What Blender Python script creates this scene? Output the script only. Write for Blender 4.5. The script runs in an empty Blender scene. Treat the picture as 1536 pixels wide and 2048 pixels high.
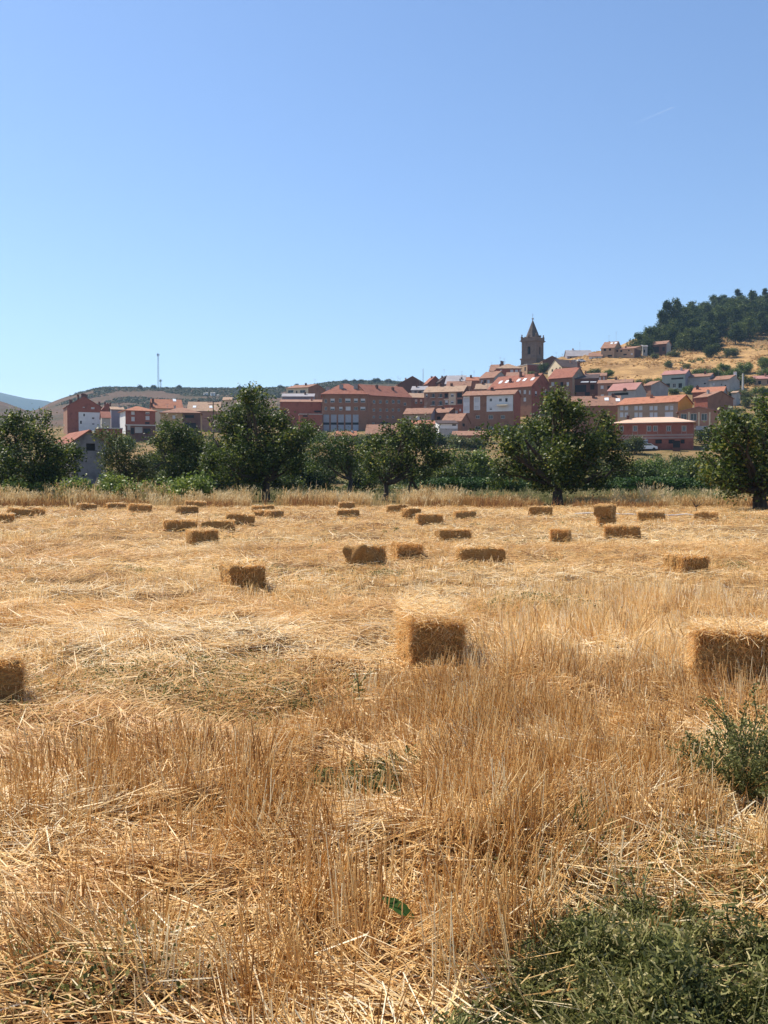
import bpy, math, random
import numpy as np
R = math.radians
S = bpy.context.scene
C = S.collection
rng = np.random.default_rng(11)
random.seed(5)

# ------------------------------------------------------------------ camera
F = 1857.0            # focal length in photo pixels (photo 1536 x 2048)
CAMH = 1.5
PITCH = math.atan(64 / F)
cam = bpy.data.objects.new('camera', bpy.data.cameras.new('camera'))
C.objects.link(cam)
cam.data.sensor_fit = 'VERTICAL'
cam.data.sensor_height = 24
cam.data.lens = 12 * F / 1024
cam.data.clip_start = 0.1
cam.data.clip_end = 60000
cam.location = (0, 0, CAMH)
cam.rotation_euler = (R(90) - PITCH, 0, 0)
S.camera = cam
# ------------------------------------------------------------------ light
SUN_EL, SUN_AZ = 54, -56        # azimuth from +Y, negative = left
w = bpy.data.worlds.new('World'); S.world = w; w.use_nodes = True
nt = w.node_tree
bg = nt.nodes['Background']
sky = nt.nodes.new('ShaderNodeTexSky'); sky.sky_type = 'NISHITA'
sky.sun_disc = False
sky.sun_elevation = R(SUN_EL); sky.sun_rotation = R(SUN_AZ)
sky.altitude = 600; sky.air_density = 1.0; sky.dust_density = 0.45; sky.ozone_density = 1.6
hs_ = nt.nodes.new('ShaderNodeHueSaturation'); hs_.inputs['Saturation'].default_value = 1.11; hs_.inputs['Hue'].default_value = 0.505; hs_.inputs['Value'].default_value = 1.05
nt.links.new(sky.outputs[0], hs_.inputs['Color']); nt.links.new(hs_.outputs[0], bg.inputs[0])
bg.inputs[1].default_value = 0.105
sl = bpy.data.lights.new('sun', 'SUN'); sl.energy = 5.0; sl.angle = R(0.5); sl.color = (1.0, 0.92, 0.78)
sun = bpy.data.objects.new('sun', sl); C.objects.link(sun)
sun.rotation_euler = (R(90 - SUN_EL), 0, R(180 - SUN_AZ))
sun.location = (-60, 60, 120)
S.view_settings.view_transform = 'Standard'; S.view_settings.look = 'None'
S.view_settings.exposure = 0.68; S.view_settings.gamma = 1.0
S.render.engine = 'CYCLES'
S.cycles.max_bounces = 6; S.cycles.transparent_max_bounces = 8
S.cycles.volume_bounces = 0

# ------------------------------------------------------------------ helpers
def at(px, py, Y):
    """world point on the ray of photo pixel (px, py) at depth Y"""
    a = (px - 768) / F; b = (1024 - py) / F
    cy = math.cos(PITCH) + b * math.sin(PITCH)
    k = Y / cy
    return np.array([a * k, Y, CAMH + k * (-math.sin(PITCH) + b * math.cos(PITCH))])
def zat(py, Y):
    b = (1024 - np.asarray(py, float)) / F
    return CAMH + Y / (math.cos(PITCH) + b * math.sin(PITCH)) * (-math.sin(PITCH) + b * math.cos(PITCH))
def ground_hit(py):
    b = (1024 - py) / F
    dz = -math.sin(PITCH) + b * math.cos(PITCH)
    return -CAMH / dz * (math.cos(PITCH) + b * math.sin(PITCH))
_tab = {}
def vnoise(x, y, seed=0):
    if seed not in _tab: _tab[seed] = np.random.default_rng(1000 + seed).random((256, 256))
    t = _tab[seed]
    x = np.asarray(x, float); y = np.asarray(y, float)
    xi = np.floor(x).astype(int); yi = np.floor(y).astype(int)
    fx = x - xi; fy = y - yi
    fx = fx * fx * (3 - 2 * fx); fy = fy * fy * (3 - 2 * fy)
    g = lambda i, j: t[(xi + i) & 255, (yi + j) & 255]
    return (g(0,0)*(1-fx)+g(1,0)*fx)*(1-fy) + (g(0,1)*(1-fx)+g(1,1)*fx)*fy
def fbm(x, y, seed=0, oct=3):
    s = 0; a = 0.5; n = 0
    for k in range(oct):
        s = s + a * vnoise(x * 2**k, y * 2**k, seed + k); n += a; a *= 0.5
    return s / n
def mesh_np(name, V, faces, mats, midx=None, tint=None, smooth=False):
    """V (N,3); faces: list of (M,k) int arrays"""
    me = bpy.data.meshes.new(name)
    V = np.asarray(V, np.float32)
    me.vertices.add(len(V)); me.vertices.foreach_set('co', V.ravel())
    fs = [np.asarray(f, np.int32) for f in (faces if isinstance(faces, list) else [faces]) if len(f)]
    loops = np.concatenate([f.ravel() for f in fs])
    cnt = np.concatenate([np.full(len(f), f.shape[1], np.int32) for f in fs])
    st = np.concatenate([[0], np.cumsum(cnt)[:-1]]).astype(np.int32)
    me.loops.add(len(loops)); me.loops.foreach_set('vertex_index', loops)
    me.polygons.add(len(cnt)); me.polygons.foreach_set('loop_start', st)
    if midx is not None: me.polygons.foreach_set('material_index', np.asarray(midx, np.int32))
    if smooth: me.polygons.foreach_set('use_smooth', np.ones(len(cnt), bool))
    me.update(calc_edges=True)
    if tint is not None:
        tint = np.asarray(tint, np.float32)
        if tint.ndim == 1:
            a = me.attributes.new('tint', 'FLOAT', 'POINT'); a.data.foreach_set('value', tint)
        else:
            a = me.attributes.new('tint', 'FLOAT_COLOR', 'POINT')
            a.data.foreach_set('color', np.concatenate([tint, np.ones((len(tint), 1), np.float32)], 1).ravel())
    for m in (mats if isinstance(mats, (list, tuple)) else [mats]): me.materials.append(m)
    return me
def link(name, me, parent=None, loc=None, rz=0):
    o = bpy.data.objects.new(name, me); C.objects.link(o)
    if parent: o.parent = parent
    if loc is not None: o.location = loc
    o.rotation_euler = (0, 0, rz)
    return o
def tag(o, label=None, cat=None, group=None, kind=None):
    if label: o['label'] = label
    if cat: o['category'] = cat
    if group: o['group'] = group
    if kind: o['kind'] = kind
    return o
class MB:
    """collects polygons with material slots"""
    def __init__(s): s.v = []; s.f = []; s.m = []
    def poly(s, pts, m=0):
        b = len(s.v); s.v += [tuple(p) for p in pts]; s.f.append(list(range(b, b + len(pts)))); s.m.append(m)
    def box(s, x0, x1, y0, y1, z0, z1, m=0):
        p = [(x0,y0,z0),(x1,y0,z0),(x1,y1,z0),(x0,y1,z0),(x0,y0,z1),(x1,y0,z1),(x1,y1,z1),(x0,y1,z1)]
        for q in ((0,3,2,1),(4,5,6,7),(0,1,5,4),(1,2,6,5),(2,3,7,6),(3,0,4,7)): s.poly([p[i] for i in q], m)
    def tube(s, pts, rad, n=6, m=0, cap=True):
        pts = [np.array(p, float) for p in pts]; b = len(s.v); K = len(pts)
        u = None
        for i, p in enumerate(pts):
            d = pts[min(i+1, K-1)] - pts[max(i-1, 0)]; d = d / (np.linalg.norm(d) + 1e-9)
            if u is None:
                u = np.cross(d, (0, 0, 1) if abs(d[2]) < .9 else (1, 0, 0))
            else: u = u - d * np.dot(u, d)
            u = u / (np.linalg.norm(u) + 1e-9); v = np.cross(d, u)
            r = rad[i] if hasattr(rad, '__len__') else rad
            for k in range(n):
                a = 2 * math.pi * k / n
                s.v.append(tuple(p + r * (math.cos(a) * u + math.sin(a) * v)))
        for i in range(K - 1):
            for k in range(n):
                s.f.append([b+i*n+k, b+i*n+(k+1)%n, b+(i+1)*n+(k+1)%n, b+(i+1)*n+k]); s.m.append(m)
        if cap:
            s.f.append([b + k for k in range(n)][::-1]); s.m.append(m)
            s.f.append([b + (K-1)*n + k for k in range(n)]); s.m.append(m)
    def mesh(s, name, mats, smooth=False):
        me = bpy.data.meshes.new(name); me.from_pydata(s.v, [], s.f); 
        for m in (mats if isinstance(mats, (list, tuple)) else [mats]): me.materials.append(m)
        me.polygons.foreach_set('material_index', s.m)
        if smooth: me.polygons.foreach_set('use_smooth', [True] * len(s.f))
        me.update(); return me
    def build(s, name, mats, parent=None, smooth=False, loc=None, rz=0):
        return link(name, s.mesh(name, mats, smooth), parent, loc, rz)

# ------------------------------------------------------------------ materials
def new_mat(name):
    m = bpy.data.materials.new(name); m.use_nodes = True
    n = m.node_tree; p = n.nodes['Principled BSDF']
    return m, n, p
def N(n, t, **kw):
    x = n.nodes.new(t)
    for k, v in kw.items(): setattr(x, k, v)
    return x
def ramp(n, cols, pos=None):
    r = N(n, 'ShaderNodeValToRGB')
    e = r.color_ramp.elements
    pos = pos or [i / (len(cols) - 1) for i in range(len(cols))]
    while len(e) < len(cols): e.new(0.5)
    for i, (c, q) in enumerate(zip(cols, pos)): e[i].position = q; e[i].color = (*c, 1)
    return r
def surf(name, c1, c2, scale=0.6, rough=0.9, detail=5, bump=0.0, spec=0.2, stretch=(1,1,1), bscale=None, c3=None):
    """two or three tone weathered surface in object space"""
    m, n, p = new_mat(name)
    tc = N(n, 'ShaderNodeTexCoord'); mp = N(n, 'ShaderNodeMapping'); mp.inputs['Scale'].default_value = stretch
    n.links.new(tc.outputs['Object'], mp.inputs[0])
    t = N(n, 'ShaderNodeTexNoise'); t.inputs['Scale'].default_value = scale; t.inputs['Detail'].default_value = detail
    t.inputs['Roughness'].default_value = 0.65
    n.links.new(mp.outputs[0], t.inputs['Vector'])
    r = ramp(n, [c1, c2] if c3 is None else [c1, c2, c3], [0.3, 0.7] if c3 is None else [0.3, 0.52, 0.72])
    n.links.new(t.outputs[0], r.inputs[0]); n.links.new(r.outputs[0], p.inputs['Base Color'])
    p.inputs['Roughness'].default_value = rough
    p.inputs['Specular IOR Level'].default_value = spec
    if bump:
        b = N(n, 'ShaderNodeBump'); b.inputs['Strength'].default_value = 1; b.inputs['Distance'].default_value = bump
        t2 = N(n, 'ShaderNodeTexNoise'); t2.inputs['Scale'].default_value = bscale or scale * 6; t2.inputs['Detail'].default_value = 4
        n.links.new(mp.outputs[0], t2.inputs['Vector'])
        n.links.new(t2.outputs[0], b.inputs['Height']); n.links.new(b.outputs[0], p.inputs['Normal'])
    return m
def tinted(name, cols, rough=0.6, trans=0.3, spec=0.3, pos=None):
    """blades and leaves: per-blade tint through a ramp, some light passing through"""
    m, n, p = new_mat(name)
    a = N(n, 'ShaderNodeAttribute', attribute_name='tint')
    r = ramp(n, cols, pos); n.links.new(a.outputs['Fac'], r.inputs[0])
    n.links.new(r.outputs[0], p.inputs['Base Color'])
    p.inputs['Roughness'].default_value = rough; p.inputs['Specular IOR Level'].default_value = spec
    tr = N(n, 'ShaderNodeBsdfTranslucent'); n.links.new(r.outputs[0], tr.inputs[0])
    mx = N(n, 'ShaderNodeMixShader'); mx.inputs[0].default_value = trans
    n.links.new(p.outputs[0], mx.inputs[1]); n.links.new(tr.outputs[0], mx.inputs[2])
    n.links.new(mx.outputs[0], n.nodes['Material Output'].inputs[0])
    return m
M = {}
M['straw'] = tinted('straw', [(0.36,0.16,0.045),(0.74,0.46,0.17),(0.90,0.67,0.34),(0.95,0.85,0.62)], 0.45, 0.38, 0.35, [0, .4, .7, 1])
M['balestraw'] = tinted('bale straw', [(0.34,0.15,0.045),(0.70,0.41,0.14),(0.86,0.58,0.25),(0.94,0.76,0.45)], 0.5, 0.38, 0.3)
M['drygrass'] = tinted('dry grass', [(0.28,0.13,0.05),(0.50,0.30,0.11),(0.66,0.46,0.21),(0.78,0.64,0.38)], 0.6, 0.3, 0.2)
M['weedgrass'] = tinted('weedy grass', [(0.10,0.13,0.04),(0.20,0.21,0.08),(0.36,0.31,0.14),(0.52,0.42,0.22)], 0.6, 0.3, 0.2)
M['leaf'] = tinted('tree leaf', [(0.018,0.034,0.006),(0.050,0.080,0.012),(0.135,0.170,0.026),(0.32,0.30,0.07)], 0.5, 0.36, 0.3, [0, .4, .8, 1])
M['leafb'] = tinted('bright leaf', [(0.028,0.055,0.008),(0.06,0.105,0.014),(0.14,0.20,0.03),(0.27,0.31,0.06)], 0.5, 0.32, 0.35)
M['leafy'] = tinted('yellow green leaf', [(0.03,0.05,0.012),(0.075,0.10,0.02),(0.15,0.17,0.04),(0.30,0.26,0.08)], 0.5, 0.28, 0.3)
M['pine'] = tinted('pine needles', [(0.012,0.026,0.008),(0.034,0.062,0.015),(0.085,0.120,0.026),(0.15,0.18,0.045)], 0.6, 0.22, 0.15)
M['scrub'] = tinted('scrub leaf', [(0.025,0.035,0.015),(0.055,0.07,0.03),(0.10,0.11,0.05),(0.17,0.16,0.08)], 0.6, 0.15, 0.2)
M['weed'] = tinted('weed leaf', [(0.024,0.031,0.009),(0.085,0.098,0.027),(0.24,0.235,0.075),(0.60,0.51,0.26)], 0.65, 0.35, 0.2)
M['bark'] = surf('bark', (0.035,0.026,0.02), (0.11,0.085,0.065), 3, bump=0.03, stretch=(3,3,0.7))
M['soilb'] = surf('bale core', (0.26,0.12,0.04), (0.58,0.34,0.12), 14, bump=0.03, stretch=(1,3,4), bscale=40)
M['trim'] = surf('pinkish concrete trim', (0.30,0.20,0.17), (0.38,0.26,0.22), 1)
M['twine'] = surf('twine', (0.35,0.24,0.10), (0.5,0.36,0.18), 30)
BR1, BR2 = (0.25,0.085,0.06), (0.33,0.135,0.095)
M['brick'] = surf('red brick', (0.185,0.052,0.034), (0.31,0.104,0.066), 0.6, bump=0.01, detail=8, c3=(0.245,0.072,0.046))
M['brickdark'] = surf('dark brick', (0.095,0.045,0.034), (0.17,0.08,0.058), 0.5, bump=0.01, detail=8)
M['brickbrown'] = surf('brown brick', (0.185,0.085,0.050), (0.285,0.142,0.086), 0.5, bump=0.01, detail=8, c3=(0.24,0.112,0.068))
M['brickpink'] = surf('orange pink brick', (0.235,0.115,0.075), (0.35,0.19,0.128), 0.5, bump=0.01, detail=8, c3=(0.29,0.145,0.095))
M['bricktan'] = surf('tan brick', (0.304,0.192,0.120), (0.416,0.280,0.176), 0.5, bump=0.01, c3=(0.256,0.144,0.088))
M['white'] = surf('white render', (0.62,0.61,0.60), (0.76,0.75,0.73), 0.5)
M['grey'] = surf('grey render', (0.256,0.240,0.232), (0.368,0.352,0.336), 0.5, bump=0.01)
M['mauve'] = surf('bluish grey render', (0.204,0.190,0.224), (0.286,0.265,0.292), 0.4)
M['palegrey'] = surf('stained pale render', (0.276,0.256,0.236), (0.394,0.374,0.348), 0.35, c3=(0.328,0.289,0.256))
M['cream'] = surf('cream render', (0.561,0.442,0.289), (0.663,0.561,0.399), 0.4)
M['yellow'] = surf('ochre render', (0.400,0.248,0.120), (0.480,0.320,0.168), 0.4)
M['orange'] = surf('orange render', (0.55,0.22,0.035), (0.64,0.28,0.05), 0.4)
M['tan'] = surf('tan render', (0.288,0.208,0.144), (0.376,0.280,0.200), 0.35)
M['green'] = surf('pale green render', (0.246,0.303,0.271), (0.344,0.394,0.353), 0.4)
M['stone'] = surf('sandstone ashlar', (0.095,0.064,0.048), (0.205,0.142,0.105), 0.5, detail=9, bump=0.04, c3=(0.145,0.10,0.074))
M['slate'] = surf('spire stone', (0.065,0.048,0.042), (0.125,0.095,0.08), 0.6, detail=7, bump=0.03, stretch=(1,1,2))
M['roofred'] = surf('red clay tile', (0.167,0.056,0.036), (0.285,0.115,0.078), 0.8, bump=0.03, detail=10, c3=(0.236,0.084,0.054))
M['rooforange'] = surf('orange clay tile', (0.233,0.088,0.048), (0.385,0.165,0.098), 0.8, bump=0.03, detail=10, c3=(0.316,0.125,0.072))
M['roofpale'] = surf('pale clay tile', (0.546,0.352,0.255), (0.616,0.440,0.326), 0.3, bump=0.03, detail=7)  # even pinkish cream tone over the whole terrace roof
M['rooftan'] = surf('weathered tan tile', (0.189,0.122,0.086), (0.377,0.253,0.173), 0.8, bump=0.03, detail=10, c3=(0.287,0.173,0.122))
M['roofbrown'] = surf('old brown tile', (0.132,0.069,0.048), (0.294,0.158,0.107), 0.8, bump=0.03, detail=10, c3=(0.213,0.110,0.076))
M['roofdark'] = surf('dark roof', (0.05,0.035,0.035), (0.09,0.06,0.055), 0.5)
M['roofpink'] = surf('pinkish tile', (0.306,0.144,0.126), (0.383,0.198,0.168), 0.4, bump=0.03, detail=7)
M['roofgrey'] = surf('grey fibre sheet roof', (0.255,0.238,0.255), (0.357,0.332,0.348), 0.4)
M['frame'] = surf('window frame', (0.50,0.48,0.45), (0.6,0.58,0.55), 2)
M['shutter'] = surf('roller shutter', (0.52,0.52,0.53), (0.66,0.66,0.66), 2, stretch=(.2,.2,8))
M['metalgrey'] = surf('grey metal door', (0.30,0.31,0.35), (0.40,0.41,0.45), 1.5, rough=0.6)
M['steel'] = surf('galvanised steel', (0.20,0.21,0.22), (0.32,0.33,0.34), 3, rough=0.6)
M['concrete'] = surf('concrete', (0.42,0.40,0.37), (0.56,0.54,0.50), 1.5)
m, n, p = new_mat('window glass'); p.inputs['Base Color'].default_value = (0.02,0.024,0.032,1); p.inputs['Roughness'].default_value = 0.12
M['glass'] = m
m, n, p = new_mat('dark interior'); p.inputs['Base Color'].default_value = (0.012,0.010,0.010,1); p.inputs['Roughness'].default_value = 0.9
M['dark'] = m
m, n, p = new_mat('white car paint'); p.inputs['Base Color'].default_value = (0.8,0.8,0.8,1); p.inputs['Roughness'].default_value = 0.25
M['carwhite'] = m
m, n, p = new_mat('tyre rubber'); p.inputs['Base Color'].default_value = (0.02,0.02,0.02,1); p.inputs['Roughness'].default_value = 0.8
M['tyre'] = m
# ------------------------------------------------------------------ terrain
TPX = [-700,-300,0,130,280,450,700,950,1060,1200,1350,1450,1536,1900,2500]
TR = [200,250,300,350,400,450,500,600]
TY = {
200:[925,925,920,915,910,915,912,905,905,900,895,893,895,895,895],
250:[905,905,900,895,887,890,890,882,880,872,860,855,850,850,855],
300:[890,890,882,872,866,872,870,858,850,832,812,806,800,800,805],
350:[880,880,872,862,856,860,853,826,800,778,768,765,762,760,765],
400:[872,872,865,857,852,852,836,792,752,735,730,722,716,710,715],
450:[868,868,860,854,848,846,822,766,724,706,700,692,688,680,685],
500:[866,866,857,852,845,840,810,757,724,702,674,650,648,645,650],
600:[862,862,854,848,840,832,796,762,735,708,640,614,612,606,630]}
RIDGE_X = [-700,-300,0,45,68,100,135,170,205,280,450,520,600,660,720,800,900,1000,2500]
RIDGE_Y = [780,788,799,816,826,805,792,783,774,775,776,776,773,764,762,764,775,800,805]
GPX = np.arange(-700, 2501, 10.0); GR = np.arange(0, 3001, 5.0)
def _grid():
    Z = np.zeros((len(GPX), len(GR)))
    for i, px in enumerate(GPX):
        rr = [0, 60, 100, 150]; zz = [0, 0, 0.15, 1.4]
        for r in TR:
            rr.append(r); zz.append(float(zat(np.interp(px, TPX, TY[r]), r)))
        ry = np.interp(px, RIDGE_X, RIDGE_Y)
        if px < 980:
            y6 = np.interp(px, TPX, TY[600])
            t = (980 - px) / 980 if px > 0 else 1
            rr += [800, 1000, 1150, 1500, 2000, 3000]
            zz += [float(zat(y6*0.5 + ry*0.5 + 6, 800)), float(zat(ry, 1000)), float(zat(ry, 1000)) - 3, 18, 8, 5]
        else:
            z6 = zz[-1]
            rr += [700, 900, 1200, 1500, 2000, 3000]
            zz += [z6 - 4, z6 * .55, 20, 15, 8, 5]
        Z[i] = np.interp(GR, rr, zz)
    for k in range(3):
        Z[1:-1] = (Z[:-2] + 2 * Z[1:-1] + Z[2:]) / 4
        Z[:, 1:-1] = (Z[:, :-2] + 2 * Z[:, 1:-1] + Z[:, 2:]) / 4
    return Z
GZ = _grid()
def polar(x, y):
    r = np.hypot(x, y); az = np.arctan2(x, y)
    azc = np.clip(az, -R(42), R(42))
    fade = np.clip(1 - (np.abs(az) - R(42)) / R(60), 0, 1)
    return 768 + F * np.tan(azc), r * np.cos(azc), fade, r
def hgt(x, y):
    """height of the terrain at world x, y"""
    x = np.asarray(x, float); y = np.asarray(y, float)
    px, rr, fade, r = polar(x, y)
    i = np.clip((px - GPX[0]) / 10, 0, len(GPX) - 1.001); j = np.clip(rr / 5, 0, len(GR) - 1.001)
    i0 = i.astype(int); j0 = j.astype(int); fi = i - i0; fj = j - j0
    z = (GZ[i0, j0]*(1-fi) + GZ[i0+1, j0]*fi)*(1-fj) + (GZ[i0, j0+1]*(1-fi) + GZ[i0+1, j0+1]*fi)*fj
    z = z * fade
    near = np.clip((58 - r) / 10, 0, 1)
    z = z + near * ((fbm(x * 0.9, y * 0.9, 3) - 0.5) * 0.10 + (fbm(x * 2.6, y * 2.6, 9, 2) - 0.5) * 0.17)
    far = np.clip((r - 180) / 120, 0, 1) * np.clip((2500 - r) / 1000, 0, 1)
    rough = np.where((px > 1090) & (rr > 330), 1.6, 0.5) * np.where(rr > 600, 3.0, 1.0)
    sc = np.where(rr > 600, 1 / 60.0, 1 / 14.0)
    z = z + far * rough * (fbm(x * sc, y * sc, 21, 4) - 0.5)
    return z
def mat_mask(x, y):
    y_ = np.maximum(y, .3); px = 768 + F * x / y_
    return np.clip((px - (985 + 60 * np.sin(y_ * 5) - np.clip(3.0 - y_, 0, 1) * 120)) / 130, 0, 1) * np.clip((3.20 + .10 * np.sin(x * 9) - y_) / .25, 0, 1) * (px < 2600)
def lerp(a, b, t): return a + (b - a) * t[..., None]
def build_ground():
    az = np.concatenate([np.arange(-180, -34, 4), np.arange(-34, -26, 0.6), np.arange(-26, 26, 0.13), np.arange(26, 34, 0.6), np.arange(34, 180, 4)])
    r = np.concatenate([[0.4, 0.8, 1.2, 1.6, 1.9], np.arange(2.1, 12, 0.16), np.arange(12, 30, 0.4), np.arange(30, 60, 1), np.arange(60, 200, 4),
                        np.arange(200, 330, 4), np.arange(330, 620, 2.2), np.arange(620, 1200, 10), np.arange(1200, 3000, 80), [3300, 4000, 5000, 7000, 9000]])
    A, RR = np.meshgrid(np.radians(az), r, indexing='ij')
    X = RR * np.sin(A); Y = RR * np.cos(A); Z = hgt(X, Y)
    na, nr = A.shape
    V = np.stack([X, Y, Z], -1).reshape(-1, 3)
    V = np.concatenate([V, [[0, 0, float(hgt(0.0, 0.01))]]])
    idx = np.arange(na * nr).reshape(na, nr); nx = np.roll(idx, -1, 0)
    q = np.stack([idx[:, :-1], idx[:, 1:], nx[:, 1:], nx[:, :-1]], -1).reshape(-1, 4)
    tri = np.stack([np.full(na, len(V) - 1), idx[:, 0], nx[:, 0]], -1)
    x, y = V[:, 0], V[:, 1]
    px, rr, fade, rad = polar(x, y)
    c = lambda *k: np.array(k)
    n1 = fbm(x / 6, y / 6, 31, 4); n2 = fbm(x / 40, y / 40, 41, 4); n3 = fbm(x / 1.3, y / 2.6, 51, 3)
    col = lerp(c(0.17,0.085,0.035), c(0.52,0.36,0.18), np.clip(n3 * 1.6 - 0.25, 0, 1))       # stubble field soil and chaff
    mk = mat_mask(x, y) * (y > 0); col = lerp(col, c(0.055,0.042,0.022), mk)  # ground darkened under the weed mat, shade of its gaps put into colour
    verge = lerp(c(0.20,0.13,0.06), c(0.13,0.13,0.05), n1)
    t = np.clip((rad - 50) / 4, 0, 1); col = lerp(col, verge, t)
    dry = lerp(c(0.30,0.20,0.10), c(0.14,0.125,0.055), np.clip(n1 * 2 - 0.6, 0, 1))
    t = np.clip((rr - 150) / 40, 0, 1); col = lerp(col, dry, t)
    gold = lerp(c(0.50,0.32,0.145), c(0.29,0.175,0.08), np.clip(fbm(x/9, y/9, 61, 4) * 2.4 - 0.9, 0, 1))
    t = np.clip((rr - 320) / 25, 0, 1) * np.clip((px - 1080) / 60, 0, 1); col = lerp(col, gold, t)
    pinef = lerp(c(0.20,0.12,0.07), c(0.10,0.09,0.04), n1)
    t = np.clip((rr - 440 - (1500 - px) * 0.12) / 25, 0, 1) * np.clip((px - 1250) / 60, 0, 1); col = lerp(col, pinef, t)
    moor = lerp(c(0.150,0.100,0.072), c(0.080,0.072,0.040), np.clip(fbm(x/45, y/30, 71, 5) * 2.6 - 0.9, 0, 1))
    t = np.clip((rr - 430) / 80, 0, 1) * np.clip((900 - px) / 100, 0, 1); col = lerp(col, moor, t)
    band = np.clip(1 - np.abs(fbm(x / 90, y / 25, 81, 3) - 0.5) * 22, 0, 1) * np.clip((rr - 500) / 60, 0, 1) * np.clip((300 - px) / 80, 0, 1)
    col = lerp(col, c(0.12,0.085,0.06), band * .8)
    m, n, p = new_mat('ground')
    a = N(n, 'ShaderNodeAttribute', attribute_name='tint')
    tc = N(n, 'ShaderNodeTexCoord')
    t1 = N(n, 'ShaderNodeTexNoise'); t1.inputs['Scale'].default_value = 9; t1.inputs['Detail'].default_value = 8; t1.inputs['Roughness'].default_value = 0.8
    mp = N(n, 'ShaderNodeMapping'); mp.inputs['Scale'].default_value = (1, 1, 1)
    n.links.new(tc.outputs['Object'], mp.inputs[0]); n.links.new(mp.outputs[0], t1.inputs['Vector'])
    r1 = ramp(n, [(0.35,0.35,0.35), (1.35,1.32,1.28)], [0.33, 0.66]); n.links.new(t1.outputs[0], r1.inputs[0])
    mx = N(n, 'ShaderNodeMix', data_type='RGBA', blend_type='MULTIPLY'); mx.inputs[0].default_value = 1
    n.links.new(a.outputs['Color'], mx.inputs[6]); n.links.new(r1.outputs[0], mx.inputs[7])
    t3 = N(n, 'ShaderNodeTexNoise'); t3.inputs['Scale'].default_value = 0.35; t3.inputs['Detail'].default_value = 9; t3.inputs['Roughness'].default_value = 0.75
    n.links.new(tc.outputs['Object'], t3.inputs['Vector'])
    r3 = ramp(n, [(0.62,0.60,0.58), (1.25,1.22,1.2)], [0.35, 0.65]); n.links.new(t3.outputs[0], r3.inputs[0])
    mx2 = N(n, 'ShaderNodeMix', data_type='RGBA', blend_type='MULTIPLY'); mx2.inputs[0].default_value = 1
    n.links.new(mx.outputs[2], mx2.inputs[6]); n.links.new(r3.outputs[0], mx2.inputs[7])
    n.links.new(mx2.outputs[2], p.inputs['Base Color']); p.inputs['Roughness'].default_value = 1; p.inputs['Specular IOR Level'].default_value = 0.05
    b = N(n, 'ShaderNodeBump'); b.inputs['Distance'].default_value = 0.05; n.links.new(t1.outputs[0], b.inputs['Height']); n.links.new(b.outputs[0], p.inputs['Normal'])
    o = link('ground', mesh_np('ground', V, [q, tri], m, tint=col, smooth=True)); tag(o, kind='structure')
build_ground()
def build_mountain():
    # long wooded range four kilometres off, fading to blue in the air
    xs = np.linspace(-5200, 3000, 260); ds = np.linspace(0, 1, 26)
    X, D = np.meshgrid(xs, ds, indexing='ij')
    px = 768 + F * xs / 4600
    top = np.interp(px, [-1800,-900,-400,-100,0,45,95,140,250,2500], [720,735,755,770,781,792,803,812,835,880])
    zt = np.maximum(zat(top, 4600), 15)
    prof = np.sin(D * math.pi) ** 0.9
    Yc = 4000 + D * 1200
    Z = zt[:, None] * prof + (fbm(X / 260, Yc / 200, 91, 5) - 0.5) * 45 * prof - 5 * (1 - prof)
    V = np.stack([X, Yc, Z], -1).reshape(-1, 3)
    idx = np.arange(X.size).reshape(X.shape)
    q = np.stack([idx[:-1, :-1], idx[1:, :-1], idx[1:, 1:], idx[:-1, 1:]], -1).reshape(-1, 4)
    m = surf('wooded mountain', (0.018,0.034,0.020), (0.045,0.058,0.034), 0.012, detail=10)
    tag(link('mountain', mesh_np('mountain', V, q, m, smooth=True)), kind='structure')
build_mountain()
# ------------------------------------------------------------------ town
SPILL = []
def wall_face(mb, L, z0, z1, holes, tf, panels=(), mwall=0, reveal=0.14):
    """one rectangular wall with real openings; tf(a, d, z) -> local point, d = depth inwards"""
    us = sorted({0, L, *[h[0] for h in holes], *[h[1] for h in holes], *[p[0] for p in panels], *[p[1] for p in panels]})
    vs = sorted({z0, z1, *[h[2] for h in holes], *[h[3] for h in holes], *[p[2] for p in panels], *[p[3] for p in panels]})
    us = [u for u in us if -1e-6 <= u <= L + 1e-6]; vs = [v for v in vs if z0 - 1e-6 <= v <= z1 + 1e-6]
    for i in range(len(us) - 1):
        for j in range(len(vs) - 1):
            cu = (us[i] + us[i+1]) / 2; cv = (vs[j] + vs[j+1]) / 2
            if any(h[0] < cu < h[1] and h[2] < cv < h[3] for h in holes): continue
            m = mwall
            for p in panels:
                if p[0] < cu < p[1] and p[2] < cv < p[3]: m = p[4]
            mb.poly([tf(us[i], 0, vs[j]), tf(us[i+1], 0, vs[j]), tf(us[i+1], 0, vs[j+1]), tf(us[i], 0, vs[j+1])], m)
    for a0, a1, b0, b1, *_ in holes:
        for q in (((a0,b0),(a1,b0)), ((a1,b0),(a1,b1)), ((a1,b1),(a0,b1)), ((a0,b1),(a0,b0))):
            (p0, r0), (p1, r1) = q
            mb.poly([tf(p0, 0, r0), tf(p0, reveal, r0), tf(p1, reveal, r1), tf(p1, 0, r1)], mwall)
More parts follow.
